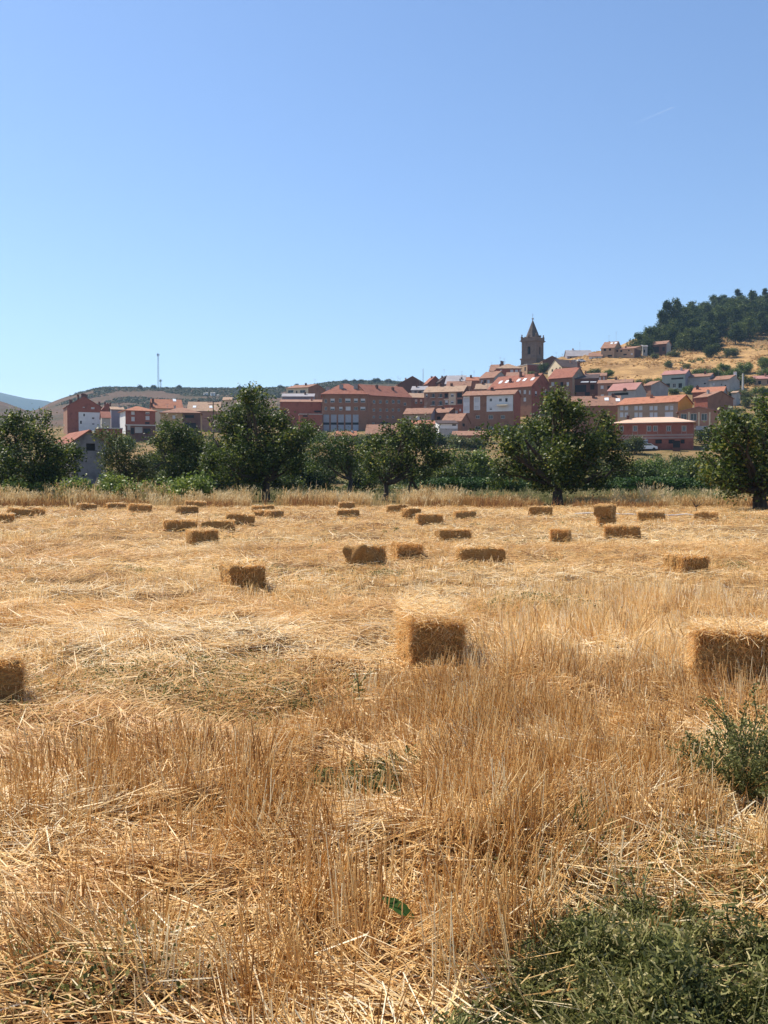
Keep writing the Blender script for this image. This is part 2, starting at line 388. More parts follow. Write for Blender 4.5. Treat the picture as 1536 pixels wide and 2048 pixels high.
def window_part(parent, tf, h, style, reveal=0.14):
    a0, a1, b0, b1 = h[:4]; mb = MB(); d = reveal - 0.01
    def q(u0, u1, v0, v1, dd, m): mb.poly([tf(u0, dd, v0), tf(u1, dd, v0), tf(u1, dd, v1), tf(u0, dd, v1)], m)
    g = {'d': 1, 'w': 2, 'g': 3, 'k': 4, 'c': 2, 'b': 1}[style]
    if style == 'c':      # half lowered shutter
        mid = b0 + (b1 - b0) * 0.45
        q(a0, a1, mid, b1, d - 0.05, 2); q(a0, a1, b0, mid, d, 1)
    elif style == 'g':    # grey metal door with a dark glazed strip
        s0 = b0 + (b1 - b0) * 0.38; s1 = b0 + (b1 - b0) * 0.52
        q(a0, a1, b0, s0, d, 3); q(a0, a1, s0, s1, d + 0.05, 4); q(a0, a1, s1, b1, d, 3)
    else: q(a0, a1, b0, b1, d, g)  # open style is a near-black sheet, interior shade put into its colour
    if style in 'dwcb':
        f = min(0.09, (a1 - a0) * 0.14)
        for u0, u1, v0, v1 in ((a0, a0+f, b0, b1), (a1-f, a1, b0, b1), (a0+f, a1-f, b0, b0+f), (a0+f, a1-f, b1-f, b1)):
            q(u0, u1, v0, v1, d - 0.07, 0)
        if style == 'd': c = (a0 + a1) / 2; q(c - f*.35, c + f*.35, b0 + f, b1 - f, d - 0.065, 0)
    if style == 'b':      # balcony: slab and railing
        sl = 0.9
        for dd, vv in ((-sl, b0 - 0.15),):
            mb.poly([tf(a0-.4, 0, b0), tf(a1+.4, 0, b0), tf(a1+.4, -sl, b0), tf(a0-.4, -sl, b0)], 0)
            mb.poly([tf(a0-.4, 0, b0-.15), tf(a0-.4, -sl, b0-.15), tf(a1+.4, -sl, b0-.15), tf(a1+.4, 0, b0-.15)], 0)
            mb.poly([tf(a0-.4, -sl, b0-.15), tf(a1+.4, -sl, b0-.15), tf(a1+.4, -sl, b0), tf(a0-.4, -sl, b0)], 0)
        k = 9
        for i in range(k):
            u = a0 - .38 + (a1 - a0 + .76) * i / (k - 1)
            mb.poly([tf(u-.02, -sl+.03, b0), tf(u+.02, -sl+.03, b0), tf(u+.02, -sl+.03, b0+1), tf(u-.02, -sl+.03, b0+1)], 4)
        mb.poly([tf(a0-.4, -sl+.03, b0+1), tf(a1+.4, -sl+.03, b0+1), tf(a1+.4, -sl+.03, b0+1.06), tf(a0-.4, -sl+.03, b0+1.06)], 4)
    name = {'g': 'garage_door', 'b': 'balcony_window', 'k': 'opening'}.get(style, 'window')
    mb.build(name, [M['frame'], M['glass'], M['shutter'], M['metalgrey'], M['dark']], parent)
def antenna(parent, x, y, z, h=2.2):
    mb = MB(); mb.tube([(x, y, z - .4), (x, y, z + h)], 0.035, 5)
    mb.tube([(x - .55, y, z + h - .15), (x + .55, y, z + h - .05)], 0.025, 4)
    for k in range(5): mb.tube([(x - .5 + k * .25, y - .3, z + h - .1), (x - .5 + k * .25, y + .3, z + h - .1)], 0.018, 4)
    mb.tube([(x - .3, y, z + h - .7), (x + .35, y, z + h - .65)], 0.022, 4)
    mb.build('antenna', M['steel'], parent)
def frontframe(px0, px1, Y, yr):
    sm = ((px0 + px1) / 2 - 768) / F
    yaw = R(yr) - math.atan(sm)
    P0 = at(px0, 960, Y); s1 = (px1 - 768) / F
    L = (s1 * Y - P0[0]) / (math.cos(yaw) - s1 * math.sin(yaw))
    return P0, yaw, L
def block(name, label, cat, px0, px1, ye, Y, yr=0, D=9, roof='side', ry=None, wm='brick', rm='roofred', wins=(), swins=(), panels=(),
          chim=(), ant=(), sky=(), parent=None, over=0.4, side=None, group=None, sidem=None, awn=(), yb=None, flip=False):
    """one building (or one wing of it). px/py values are read off the photo and turned into metres at depth Y.
    yr: turn relative to the line of sight; <0 shows its right end wall, >0 its left end wall."""
    P0, yaw, L = frontframe(px0, px1, Y, yr)
    ca, sa = math.cos(yaw), math.sin(yaw)
    wx = lambda a, d: (P0[0] + a * ca - d * sa, P0[1] + a * sa + d * ca)
    zc = [float(hgt(*wx(a, d))) for a in (0, L) for d in (0, D)]
    zb = min(zc) - 0.6
    ze = at(px0, ye, Y)[2] - zb
    zf = min(zc[0], zc[2]) - zb
    if ze < 2.2: SPILL.append((label, round(ze, 1)))
    mid = wx(L / 2, D / 2)
    if ry is not None:
        dr = {'side': D / 2, 'front': 0, 'hip': D / 2, 'shed': D, 'flat': 0}[roof]
        pm = wx(L / 2, dr); zr = zat(ry, pm[1]) - zb
    else: zr = ze + 0.32 * (D / 2 if roof in ('side', 'hip') else L / 2)
    zr = max(zr, ze + 0.25)
    new = parent is None
    if new:
        root = bpy.data.objects.new(name, None); C.objects.link(root)
        root.location = (P0[0], P0[1], zb); root.rotation_euler = (0, 0, yaw); root.empty_display_size = 1
        tag(root, label, cat, group); par = root; loc = None; rz = 0
    else:
        par = parent
        pl = parent.location; pz = parent.rotation_euler[2]
        dx, dy = P0[0] - pl[0], P0[1] - pl[1]
        loc = (dx * math.cos(pz) + dy * math.sin(pz), -dx * math.sin(pz) + dy * math.cos(pz), zb - pl[2]); rz = yaw - pz
    def put(o):
        if loc is not None: o.location = loc; o.rotation_euler = (0, 0, rz)
        return o
    before = set(C.objects)
    # pixel -> front wall coordinates
    def hitf(px, py):
        s = (px - 768) / F
        a = (s * P0[1] - P0[0]) / (ca - s * sa)
        yw = P0[1] + a * sa
        return a, zat(py, yw) - zb
    left = yr > 0 if side is None else side == 'left'
    def hits(px, py):      # visible end wall, coordinate along depth
        a = 0 if left else L
        bx, by = wx(a, 0); s = (px - 768) / F
        d = (bx - s * by) / (sa + s * ca)
        yw = by + d * ca
        return d, zat(py, yw) - zb
    def rect(fn, wd, lim):
        out = []
        for (px, py, w_, h_, st) in wd:
            a0, _ = fn(px - w_ / 2, py); a1, _ = fn(px + w_ / 2, py); _, z1 = fn(px, py - h_ / 2); _, z0 = fn(px, py + h_ / 2)
            a0, a1 = sorted((a0, a1)); a0 = max(a0, 0.15); a1 = min(a1, lim - 0.15); z1 = min(z1, ze - 0.12) ; z0 = max(z0, 0.3)
            if a1 - a0 > 0.2 and z1 - z0 > 0.2: out.append((a0, a1, z0, z1, st))
        return out
    hf = rect(hitf, wins, L); hs = rect(hits, swins, D)
    pn = []
    for (x0, y0, x1, y1, mi) in panels:
        a0, z1 = hitf(x0, y0); a1, z0 = hitf(x1, y1); pn.append((max(a0, 0), min(a1, L), max(z0, 0), min(z1, ze), mi))
    tff = lambda a, d, z: (a, d, z)
    tfl = lambda a, d, z: (d, a, z)          # left wall: a = depth coordinate, inward = +x
    tfr = lambda a, d, z: (L - d, a, z)
    mb = MB()
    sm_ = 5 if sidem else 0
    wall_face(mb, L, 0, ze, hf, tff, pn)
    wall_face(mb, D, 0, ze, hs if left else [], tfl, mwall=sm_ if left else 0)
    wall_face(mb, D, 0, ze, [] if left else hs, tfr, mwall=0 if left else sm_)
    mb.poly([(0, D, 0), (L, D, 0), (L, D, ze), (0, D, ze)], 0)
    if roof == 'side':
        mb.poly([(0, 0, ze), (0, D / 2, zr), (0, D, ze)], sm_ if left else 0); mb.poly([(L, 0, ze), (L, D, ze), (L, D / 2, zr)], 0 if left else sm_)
    elif roof == 'front':
        mb.poly([(0, 0, ze), (L, 0, ze), (L / 2, 0, zr)], 0); mb.poly([(0, D, ze), (L / 2, D, zr), (L, D, ze)], 0)
    elif roof == 'shed':
        mb.poly([(0, 0, ze), (0, D, zr), (0, D, ze)], 0); mb.poly([(L, 0, ze), (L, D, ze), (L, D, zr)], 0); mb.poly([(0, D, ze), (0, D, zr), (L, D, zr), (L, D, ze)], 0)
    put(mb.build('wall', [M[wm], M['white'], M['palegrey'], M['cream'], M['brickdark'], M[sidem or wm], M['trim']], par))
    for h in hf: window_part(par, tff, h, h[4])
    for h in hs: window_part(par, tfl if left else tfr, h, h[4])
    # roof
    t = 0.16; o = over; e = 0.004; rb = MB()
    def prism(prof, x0, x1, swap=False):
        A = [(x0, y, z) for y, z in prof]; B_ = [(x1, y, z) for y, z in prof]
        if swap: A = [(y, x, z) for x, y, z in A]; B_ = [(y, x, z) for x, y, z in B_]
        rb.poly(A); rb.poly(B_[::-1])
        for i in range(len(A)):
            j = (i + 1) % len(A); rb.poly([A[i], B_[i], B_[j], A[j]])
    if roof in ('side', 'front'):
        W = D if roof == 'side' else L; E = L if roof == 'side' else D
        k = (zr - ze) / (W / 2)
        prof = [(-o, ze - k*o + e), (W/2, zr + e), (W + o, ze - k*o + e), (W + o, ze - k*o + t), (W/2, zr + t), (-o, ze - k*o + t)]
        prism(prof, -0.3, E + 0.3, roof == 'front')
    elif roof == 'shed':
        k = (zr - ze) / D
        prism([(-o, ze - k*o + e), (D + .2, zr + k*.2 + e), (D + .2, zr + k*.2 + t), (-o, ze - k*o + t)], -0.3, L + 0.3)
    elif roof == 'flat':
        rb.box(-.15, L + .15, -.15, D + .15, ze + e, ze + 0.3)
    else:
        q = min(D / 2, L * 0.45)
        a, b, c_, d_ = (-o, -o, ze + e), (L + o, -o, ze + e), (L + o, D + o, ze + e), (-o, D + o, ze + e)
        up = lambda v: (v[0], v[1], v[2] + t)
        r0, r1 = (q, D / 2, zr + t), (L - q, D / 2, zr + t)
        rb.poly([a, d_, c_, b])
        for u, v in ((a, b), (b, c_), (c_, d_), (d_, a)): rb.poly([u, v, up(v), up(u)])
        rb.poly([up(a), up(b), r1, r0]); rb.poly([up(b), up(c_), r1]); rb.poly([up(c_), up(d_), r0, r1]); rb.poly([up(d_), up(a), r0])
    rf = put(rb.build('roof', M[rm], par))
    hr = np.random.default_rng(int(px0 * 7 + ye * 3) % 9973)
    if wm not in ('white', 'stained') and L > 4 and roof != 'flat' and cat in ('house', 'building', None):
        if not chim: chim = [(hr.uniform(.12, .88), hr.uniform(.3, .6), hr.uniform(.6, 1.1), ['brickdark', 'brickpink', 'palegrey'][int(hr.integers(0, 3))], .28)]
        if not ant and hr.random() < .5: ant = [(hr.uniform(.1, .9), .5, hr.uniform(1.6, 2.8))]
    def zroof(a, d):
        if roof == 'side' : return ze + (zr - ze) * (1 - abs(d - D/2) / (D/2))
        if roof == 'front': return ze + (zr - ze) * (1 - abs(a - L/2) / (L/2))
        if roof == 'shed': return ze + (zr - ze) * d / D
        if roof == 'hip': return ze + (zr - ze) * max(0, min(1, min(d, D-d, a, L-a) / min(D/2, L*.45)))
        return ze + 0.3
    for c in chim:
        u, v = c[0], c[1]; ch = c[2] if len(c) > 2 else 1.1; mat = c[3] if len(c) > 3 else 'brickdark'; sz = c[4] if len(c) > 4 else 0.4
        a, d = u * L, v * D; z = zroof(a, d); cb = MB()
        cb.box(a - sz, a + sz, d - .35, d + .35, z - 0.3, z + ch); cb.box(a - sz - .08, a + sz + .08, d - .43, d + .43, z + ch, z + ch + .12)
        for k in (-.2, .2): cb.tube([(a + k, d, z + ch + .12), (a + k, d, z + ch + .4)], 0.11, 6, 1)
        cb.build('chimney', [M[mat], M['roofbrown']], rf)
    for (u, v) in sky:
        a, d = u * L, v * D; k = (zr - ze) / (D/2 if roof == 'side' else D); sb = MB(); z = zroof(a, d) + t + 0.02
        hw, hd = 0.55, 0.7
        P = [(a-hw, d-hd, z-k*hd), (a+hw, d-hd, z-k*hd), (a+hw, d+hd, z+k*hd), (a-hw, d+hd, z+k*hd)]
        sb.poly([(x, y, zz + .1) for x, y, zz in P])
        for i in range(4):
            j = (i+1) % 4; sb.poly([P[i], P[j], (P[j][0], P[j][1], P[j][2]+.1), (P[i][0], P[i][1], P[i][2]+.1)])
        sb.build('skylight', M['skylight'], rf)
    for (u, v, h_) in ant:
        a, d = u * L, v * D; antenna(rf, a, d, zroof(a, d) + t, h_)
    for (px, py, w_, mat) in awn:
        a0, z = hitf(px - w_/2, py); a1, _ = hitf(px + w_/2, py); ab = MB()
        ab.poly([(a0, 0, z+.4), (a1, 0, z+.4), (a1, -1.3, z), (a0, -1.3, z)]); ab.poly([(a0, 0, z+.34), (a0, -1.3, z-.06), (a1, -1.3, z-.06), (a1, 0, z+.34)])
        ab.poly([(a0, -1.3, z-.25), (a1, -1.3, z-.25), (a1, -1.3, z), (a0, -1.3, z)])
        ab.build('awning', M[mat], par)
    if not new:
        for ob in [x for x in C.objects if x not in before]:
            if ob.parent == par: put(ob)
    return par
m, n, p = new_mat('skylight glazing'); p.inputs['Base Color'].default_value = (0.75,0.78,0.82,1); p.inputs['Roughness'].default_value = 0.3
M['skylight'] = m
H = 'brick_house'
M['stained'] = surf('damp stained grey render', (0.10,0.092,0.092), (0.23,0.205,0.20), 0.7, detail=8, c3=(0.17,0.155,0.155))
def row(xs, y, w_, h_, s): return [(x, y, w_, h_, s) for x in xs]

# --- right foot of the hill
a = block('terraced_house', 'long two storey red brick terrace with pale tiled roof at the foot of the village', 'house',
   1226, 1385, 848, 200, yr=-3, D=9, roof='hip', ry=836, wm='brick', rm='roofpale', over=.5,
   wins=row([1242,1269,1297,1309,1336,1366.5], 857, 8, 11, 'd') + [(1288,883,14,9,'g'),(1316,883,13,8,'k'),(1342,883,12,8,'k'),(1364,883,8,8,'k'),(1252,884,10,10,'d')],
   panels=[(1226,869.8,1385,871,6),(1226,875.3,1385,876.3,6)] + [(x-5.5,850,x-4.5,869,6) for x in (1269,1297,1336,1366.5)] + [(x+4.5,850,x+5.5,869,6) for x in (1269,1309,1336,1366.5)],
   chim=[(.17,.35,.9,'brickdark',.25)])
block('brick_hall', 'brick hall with front gable, three big arched blue-grey windows and a garage door', 'building',
   1356, 1434, 824, 232, yr=4, D=14, roof='front', ry=814, wm='brickpink', rm='roofpink', over=.5, side='left',
   wins=[(1366,834,12,13,'d'),(1385.5,834,13,14,'d'),(1406.5,834,12,14,'d'),(1402,860,24,17,'g')],
   panels=[(1374.5,824.5,1377.5,857,3),(1394.5,824.5,1397.5,857,3),(1416,824.5,1419,857,3),(1356,856,1434,858,3)])
block('terraced_house', 'brown terrace with orange roof, orange painted gable end and rows of white shutters', 'house',
   1234, 1354, 810, 246, yr=-24, D=9.5, roof='side', ry=794, wm='tan', rm='rooforange', sidem='orange',
   wins=row([1241.7,1251,1270.5,1279.5,1300.7,1309.5,1331.5,1341], 816, 7.5, 9, 'w') + row([1241.7,1251,1270.5,1279.5,1301,1309.5], 829.5, 7.5, 10, 'w') + [(1336,829.5,17,12,'w')])
block(H, 'house with wide weathered tan roof and skylights behind the big tree right of centre', 'house',
   1143, 1240, 812, 256, yr=2, D=10, roof='side', ry=793, wm='brickbrown', rm='roofbrown', sky=[(.72,.3),(.95,.25)], chim=[(.45,.4,.8),(.86,.45,.8)])
block(H, 'small house with pinkish tiled roof and pale gable end above the orange gabled terrace', 'house',
   1215, 1269, 782, 292, yr=-22, D=9, roof='side', ry=767, wm='palegrey', rm='roofpink', swins=[], wins=[(1240,788,30,5,'k')], chim=[(.62,-.02,.4)], sidem='palegrey')
block(H, 'pinkish brick house with low brown roof left of the pink tiled house', 'house',
   1194, 1262, 767, 306, yr=-5, D=9, roof='side', ry=760, wm='brickpink', rm='roofbrown', wins=[(1202.5,774.5,6,7,'w'),(1203,792,6,7,'w'),(1216,775,6,6,'k')])
block(H, 'dark brick house with two white awnings over a shaded terrace', 'house',
   1142, 1194, 758, 318, yr=-4, D=8, roof='shed', ry=750, wm='brickdark', rm='roofdark', wins=[(1158,777,26,14,'k'),(1183,774,8,10,'k'),(1173,788,10,8,'k')],
   awn=[(1168,765,16,'white'),(1185,765,12,'white')])
block(H, 'tall house with red tiled roof and grey brown gable end right of the church', 'house',
   1096, 1143, 757, 322, yr=-28, D=10, roof='side', ry=737, wm='brickbrown', rm='roofred', sidem='tan', over=.5,
   swins=[(1152,775,4,6,'k'),(1158,790,4,6,'k')], wins=[(1104,768,6,8,'w'),(1122,768,6,8,'k'),(1134,768,5,8,'w')], chim=[(.98,.5,1.6,'brickdark',.3)])
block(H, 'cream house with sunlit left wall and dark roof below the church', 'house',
   1122, 1160, 733, 385, yr=32, D=11, roof='side', ry=720, wm='tan', rm='roofdark', sidem='cream', swins=[(1103,741,3.2,5,'k'),(1111,738,3.2,5,'k'),(1118,736,3,5,'k')], ant=[(.4,.5,2.4)])  # left wall's sunlight put into a paler render than the front
block(H, 'brick house with a plain front gable immediately right of the church tower', 'house',
   1084, 1121, 722, 425, yr=10, D=9, roof='front', ry=712, wm='brickdark', rm='rooftan', sidem='cream', ant=[(.8,.4,3.4),(.95,.4,2.4)])
block(H, 'long grey walled house under grey sheet roof on the ridge right of the church', 'house',
   1133, 1182, 712, 448, yr=10, D=10, roof='side', ry=701, wm='mauve', rm='roofgrey', ant=[(.55,.3,5)], wins=[(1140,716,3,4,'k')])
block(H, 'small white house under a brown roof on the ridge by the dry slope', 'house',
   1176, 1202, 713, 432, yr=-3, D=8, roof='side', ry=706, wm='white', rm='roofbrown', wins=row([1183,1190,1197], 717, 2.6, 3, 'k'))
old = block('stone_house', 'old tan walled barn with broken windows at the top of the dry slope', 'house',
   1200, 1226, 697, 432, yr=-16, D=13, roof='side', ry=684, wm='bricktan', rm='roofbrown', wins=[(1207.5,699.5,5,5,'k'),(1217.5,699,4.5,4.5,'k'),(1217,711.5,9,3.5,'k')], ant=[(.9,.4,5),(.3,.5,3)], sky=[(.6,.35),(.9,.35)])
block('stone_house', 'low pinkish brick barn joined to the old tan barn, dark right end', 'house',
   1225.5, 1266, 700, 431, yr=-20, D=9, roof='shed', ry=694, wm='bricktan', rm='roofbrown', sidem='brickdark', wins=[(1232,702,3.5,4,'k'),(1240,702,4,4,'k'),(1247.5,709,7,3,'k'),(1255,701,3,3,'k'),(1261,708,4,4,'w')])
block('shed', 'pale little shed beside the pink brick barn', 'shed', 1283, 1292, 693, 433, yr=8, D=4, roof='shed', ry=690, wm='palegrey', rm='roofgrey', wins=[(1286,702,3,6,'k')])
block('shed', 'dark open fronted ruined shed below the pine wood', 'shed', 1297, 1330, 690, 436, yr=-20, D=6, roof='side', ry=683, wm='brickdark', rm='roofbrown', sidem='palegrey', wins=[(1307,699,16,11,'k'),(1324,698,5,8,'k')])
# --- right hand middle row
block(H, 'pale green house with planted balconies below the dry slope', 'house',
   1322, 1368, 750, 334, yr=-16, D=8, roof='side', ry=741, wm='green', rm='roofpink', sidem='mauve', wins=[(1333,771,9,8,'k'),(1358,771,7,9,'k'),(1346,771,7,9,'d'),(1335,784,10,6,'k'),(1352,757,24,3,'k')])
block(H, 'plain pale grey house between the planted green house and the white one', 'house',
   1370, 1417, 755, 333, yr=-14, D=8, roof='side', ry=748, wm='palegrey', rm='roofbrown', sidem='mauve', wins=[(1378,772,2.5,3,'k'),(1392,772,2.5,3,'k'),(1407,767,4,3,'k')])
block(H, 'long pale house with large blank gable end and white chimney', 'house',
   1417, 1455, 761, 328, yr=-22, D=10, roof='side', ry=752, wm='palegrey', rm='roofbrown', sidem='palegrey', wins=[(1425,768,4,5,'w'),(1440,769,4,5,'d'),(1448,772,3,4,'k')], chim=[(.97,.6,1.5,'white',.45)])
block(H, 'tan house with two dark square windows at the right edge of the village', 'house',
   1506, 1548, 758, 340, yr=6, D=8, roof='side', ry=752, wm='tan', rm='roofpink', wins=[(1516,765,6,7,'k'),(1534,764,5,7,'k')])
block(H, 'long low house with orange tiled roof behind the dark brick gable', 'house',
   1383, 1444, 785, 306, yr=-8, D=9, roof='side', ry=775, wm='brick', rm='rooforange', chim=[(.12,.3,1.0)], sidem='palegrey')
block(H, 'brick house with big windowless dark gable end behind the brick hall', 'house',
   1387, 1413, 796, 280, yr=-38, D=12, roof='side', ry=784, wm='brick', rm='roofbrown', sidem='brickbrown')
block(H, 'narrow white wall house at the right end of the dark brick gable', 'house', 1461, 1470, 786, 291, yr=-12, D=6, roof='side', ry=783, wm='palegrey', rm='rooftan')
block(H, 'low house with pink front and dark grey end wall between pink tiles and green house', 'house',
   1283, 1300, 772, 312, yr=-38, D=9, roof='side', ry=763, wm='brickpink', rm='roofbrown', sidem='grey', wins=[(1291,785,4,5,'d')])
# --- centre
big = block('apartment_building', 'largest brown brick apartment block with red roof and five tall grey garage bays', 'building',
   645, 735, 789, 322, yr=0, D=13, roof='hip', ry=768.5, wm='brickbrown', rm='roofred', over=.6,
   wins=[(652,802,5,8,'d'),(665.5,801,8.5,8,'c'),(681,801,6,8,'d'),(696,801,11,8,'c'),(712,801,8,8,'c'),(726,801,9,8,'c'),
         (652,817,5,7,'d'),(665.5,817,8.5,7,'c'),(682,817,7,7,'c'),(696.5,817,10,8,'w'),(712,817,8,7,'d'),(726,817,10,7,'c')] + row([653,667.7,682.3,696.7,711.5], 845.5, 11.5, 33, 'g'),
   chim=[(.12,.25,1.6,'grey',.7),(.42,.25,1.6,'grey',.7),(.74,.25,1.6,'grey',.7),(.9,.5,.8,'brickdark',.3)])
block('wing', '', None, 735.4, 822, 789, 322.4, yr=33, D=12, roof='side', ry=772, wm='brickbrown', rm='roofred', over=.6, parent=big, side='right',
   wins=row([748.5,761,774,786.5,797.5], 803.5, 5.5, 7, 'd') + [(810,808,5,6,'d')] + row([748,761,774,786,797.5], 820, 5, 6, 'd') + row([747.5,760.5,775,786], 834, 4.5, 5, 'd') + [(747,848,5,6,'d'),(769,850,16,12,'k')],
   chim=[(.35,.35,1.0),(.7,.3,.9)])
block(H, 'unfinished red brick house adjoining the apartment block, left of its garage bays', 'house',
   599, 644.5, 829, 318, yr=2, D=6, roof='flat', wm='brick', rm='palegrey', wins=[(611,832,10,3,'k')])
block(H, 'red brick house with rooftop parapet rising behind the unfinished brick house', 'house',
   561, 643, 804, 328, yr=-2, D=10, roof='shed', ry=800, wm='brick', rm='roofbrown', wins=[(571,822,5,5,'k'),(636,823,14,4,'k')])
block(H, 'grey walled house between the cream house and the red brick parapet', 'house', 565, 628, 793, 350, yr=-4, D=8, roof='side', ry=788, wm='mauve', rm='roofgrey', wins=[(622,800,8,5,'w')])
block(H, 'cream house with balcony front and brown gable end on the skyline left of centre', 'house',
   573, 617, 777, 388, yr=-32, D=14, roof='side', ry=770, wm='cream', rm='roofbrown', sidem='brickbrown', wins=[(582,783,11,6,'d'),(606,783,11,6,'d'),(594,784,3,5,'k')], ant=[(.95,.45,2.2)])
block(H, 'small house with red roof and white gable end behind the apartment block', 'house',
   762, 782, 783, 352, yr=-42, D=7, roof='side', ry=774, wm='brick', rm='roofred', sidem='white', chim=[(.1,.3,.9)])
block(H, 'large dark brown brick house with wide front gable on the skyline', 'house',
   795, 854, 769, 398, yr=9, D=11, roof='front', ry=752.5, wm='brickdark', rm='rooftan', sidem='tan', wins=[(804,768,4,4,'k'),(826,766,3,3,'k')], ant=[(.05,.3,3.2),(.12,.3,2.2)])
block(H, 'reddish roofed house half hidden behind the green creepers on the skyline', 'house', 856, 884, 766, 392, yr=16, D=9, roof='front', ry=752.5, wm='brick', rm='roofred')
block(H, 'small brown gabled house next to the grey sloping roof', 'house', 881, 904, 762, 386, yr=16, D=9, roof='front', ry=751.5, wm='brickdark', rm='roofdark', wins=[(890,759,4,3,'w')], ant=[(.5,.4,3)])
block(H, 'house with long sloping grey sheet roof on the skyline', 'house', 890, 927, 768, 372, yr=-6, D=8, roof='shed', ry=752, wm='mauve', rm='roofgrey', ant=[(.8,.9,2)])
block(H, 'low house with bright orange roof on the skyline left of the hilltop houses', 'house', 926, 958, 761, 384, yr=4, D=7, roof='side', ry=754.5, wm='brickpink', rm='rooforange', chim=[(.5,.4,.9)], ant=[(.7,.5,2.6)], wins=[(938,764,6,4,'k')])
block(H, 'grey flat fronted house with small dark upper windows left of the long balcony house', 'house', 823, 852, 780, 358, yr=-8, D=7, roof='side', ry=773, wm='grey', rm='roofgrey', wins=[(831,784,5,3,'k'),(840,784,6,4,'k')])
block(H, 'pinkish house with tan roof squeezed between apartment wing and long balcony house', 'house', 822, 850, 795, 342, yr=10, D=8, roof='side', ry=787, wm='brickbrown', rm='rooftan', wins=[(832,803,5,9,'c'),(842,803,5,9,'c')])
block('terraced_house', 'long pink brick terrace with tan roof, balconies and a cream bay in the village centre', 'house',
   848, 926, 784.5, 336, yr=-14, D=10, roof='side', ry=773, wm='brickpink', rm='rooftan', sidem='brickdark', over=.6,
   wins=[(853,791,4,7,'c')] + row([866.5,881], 791, 5, 8, 'b') + row([866.5,881], 806, 5.5, 9, 'b') + [(892,791,7,9,'k'),(892.5,805,6,9,'c'),(904,790,6,7,'c'),(904,804,6,6,'c'),(918.5,790,10,10,'k'),(919,803,10,9,'k')],
   panels=[(897,784.5,911,812,3),(887,798,898,800,3)], chim=[(.35,.5,.9),(.62,.5,.9)])
block(H, 'low red brick annex with two small windows below the cream bay', 'house', 889, 927, 812, 324, yr=-4, D=5, roof='flat', wm='brick', rm='brick', wins=[(906,820,3,5,'w'),(920,820,3,5,'w')])
block(H, 'low tan house with long brown tiled roof behind the round tree left of centre', 'house',
   808, 862, 828, 288, yr=-12, D=9, roof='side', ry=817, wm='tan', rm='roofbrown', sidem='mauve', wins=[(836,836,6,8,'w'),(819,836,5,6,'w')])
block(H, 'little house with brown hipped roof left of the white walled shed', 'house', 866, 896, 826, 292, yr=-24, D=8, roof='side', ry=817, wm='brickbrown', rm='roofbrown', sidem='brickdark', wins=[(877,836,7,6,'k')])
block(H, 'low house with red brown roof just in front of the white panelled building', 'house',
   884, 921, 843, 262, yr=-18, D=9, roof='side', ry=828, wm='brickbrown', rm='roofbrown', sidem='brickpink', swins=[(927,850,5,6,'k')])
block('shed', 'white walled shed with a dark eave behind the small trees in the centre', 'shed',
   878, 915, 847, 246, yr=10, D=6, roof='shed', ry=842, wm='white', rm='roofdark', panels=[(878,857,915,885,2)], wins=[(908,850,8,3,'k')])
block('shed', 'low brown shed with grey strip of roofing in front of the white panelled building', 'shed',
   905, 976, 871, 236, yr=-3, D=7, roof='side', ry=863, wm='brickbrown', rm='roofbrown', sky=[])
pan = block('apartment_building', 'tall brown brick house with large white rendered panels on its upper floors', 'building',
   926, 1027, 791.5, 275, yr=-14, D=9, roof='side', ry=782, wm='brickbrown', rm='roofbrown', sidem='brick', over=.5,
   panels=[(926,793,938.5,826,1),(947,793.5,959.5,820,1),(972.5,791.5,1025,822,1)],
   wins=[(932.5,800,9,8,'w'),(932.5,817,9,8,'w'),(953,800,8,9,'w'),(953,815,8,6,'w'),(981,800,5,6,'d'),(1000,800,5.5,6,'d'),(1012,800,4.5,7,'k'),(981,817,5,6,'c'),
         (955,834,8,7,'d'),(981,834,9,8,'d'),(955,856,11,6,'d'),(981,856,9,7,'d'),(1005,834,8,7,'d')], awn=[(1005,811,21,'cream')], chim=[(.5,.5,.8)])
block('apartment_building', 'brick apartment block with broad red roof, skylights and tall end gable below the church', 'building',
   976, 1062, 778, 326, yr=-34, D=13, roof='side', ry=751, wm='brickbrown', rm='roofred', sidem='brick', over=.6,
   wins=[(1038,784,5,7,'w'),(1048.5,784,5,8,'w'),(1048.5,799,5,8,'w'),(1025,784,5,7,'c'),(1058,785,3,8,'w')], swins=[(1071,766,2,3,'w'),(1076,768,2,3,'w'),(1071,787,4,9,'c'),(1090,785,4,7,'c')],
   sky=[(.17,.24),(.32,.24),(.58,.26),(.72,.26),(.9,.26)], chim=[(.42,.2,1.3,'brickdark',.35),(.55,.42,1.7,'brickdark',.35),(.93,.38,1.2,'brickdark',.6)])
# --- hilltop beside the church
block(H, 'brown brick house with low tiled hipped roof left below the church tower', 'house',
   993, 1041, 737.5, 402, yr=6, D=10, roof='hip', ry=728.5, wm='brick', rm='rooftan', wins=[(1001,742,4,5,'w'),(1022.5,742,6,6,'w'),(1032,742,6,6,'w')], chim=[(.2,.6,1.4)], ant=[(.35,.5,3.2),(.4,.8,3)])
block(H, 'house with reddish brown roof and shuttered windows on the slope left of the church', 'house',
   958, 987, 757, 372, yr=-28, D=12, roof='side', ry=743.5, wm='brickpink', rm='roofbrown', sidem='grey', wins=[(963,763,4,6,'w'),(969,763,4,6,'k'),(976,763,5,7,'w')])
block(H, 'small house with sloping roof and tall chimney pots on the skyline left of tower', 'house',
   978, 1002, 742, 412, yr=-6, D=8, roof='shed', ry=730, wm='brickpink', rm='roofbrown', chim=[(.85,.9,1.8,'brickdark',.35),(.98,.9,1.6,'brickdark',.3)], ant=[(.1,.5,2.5),(.75,.95,3.5)])
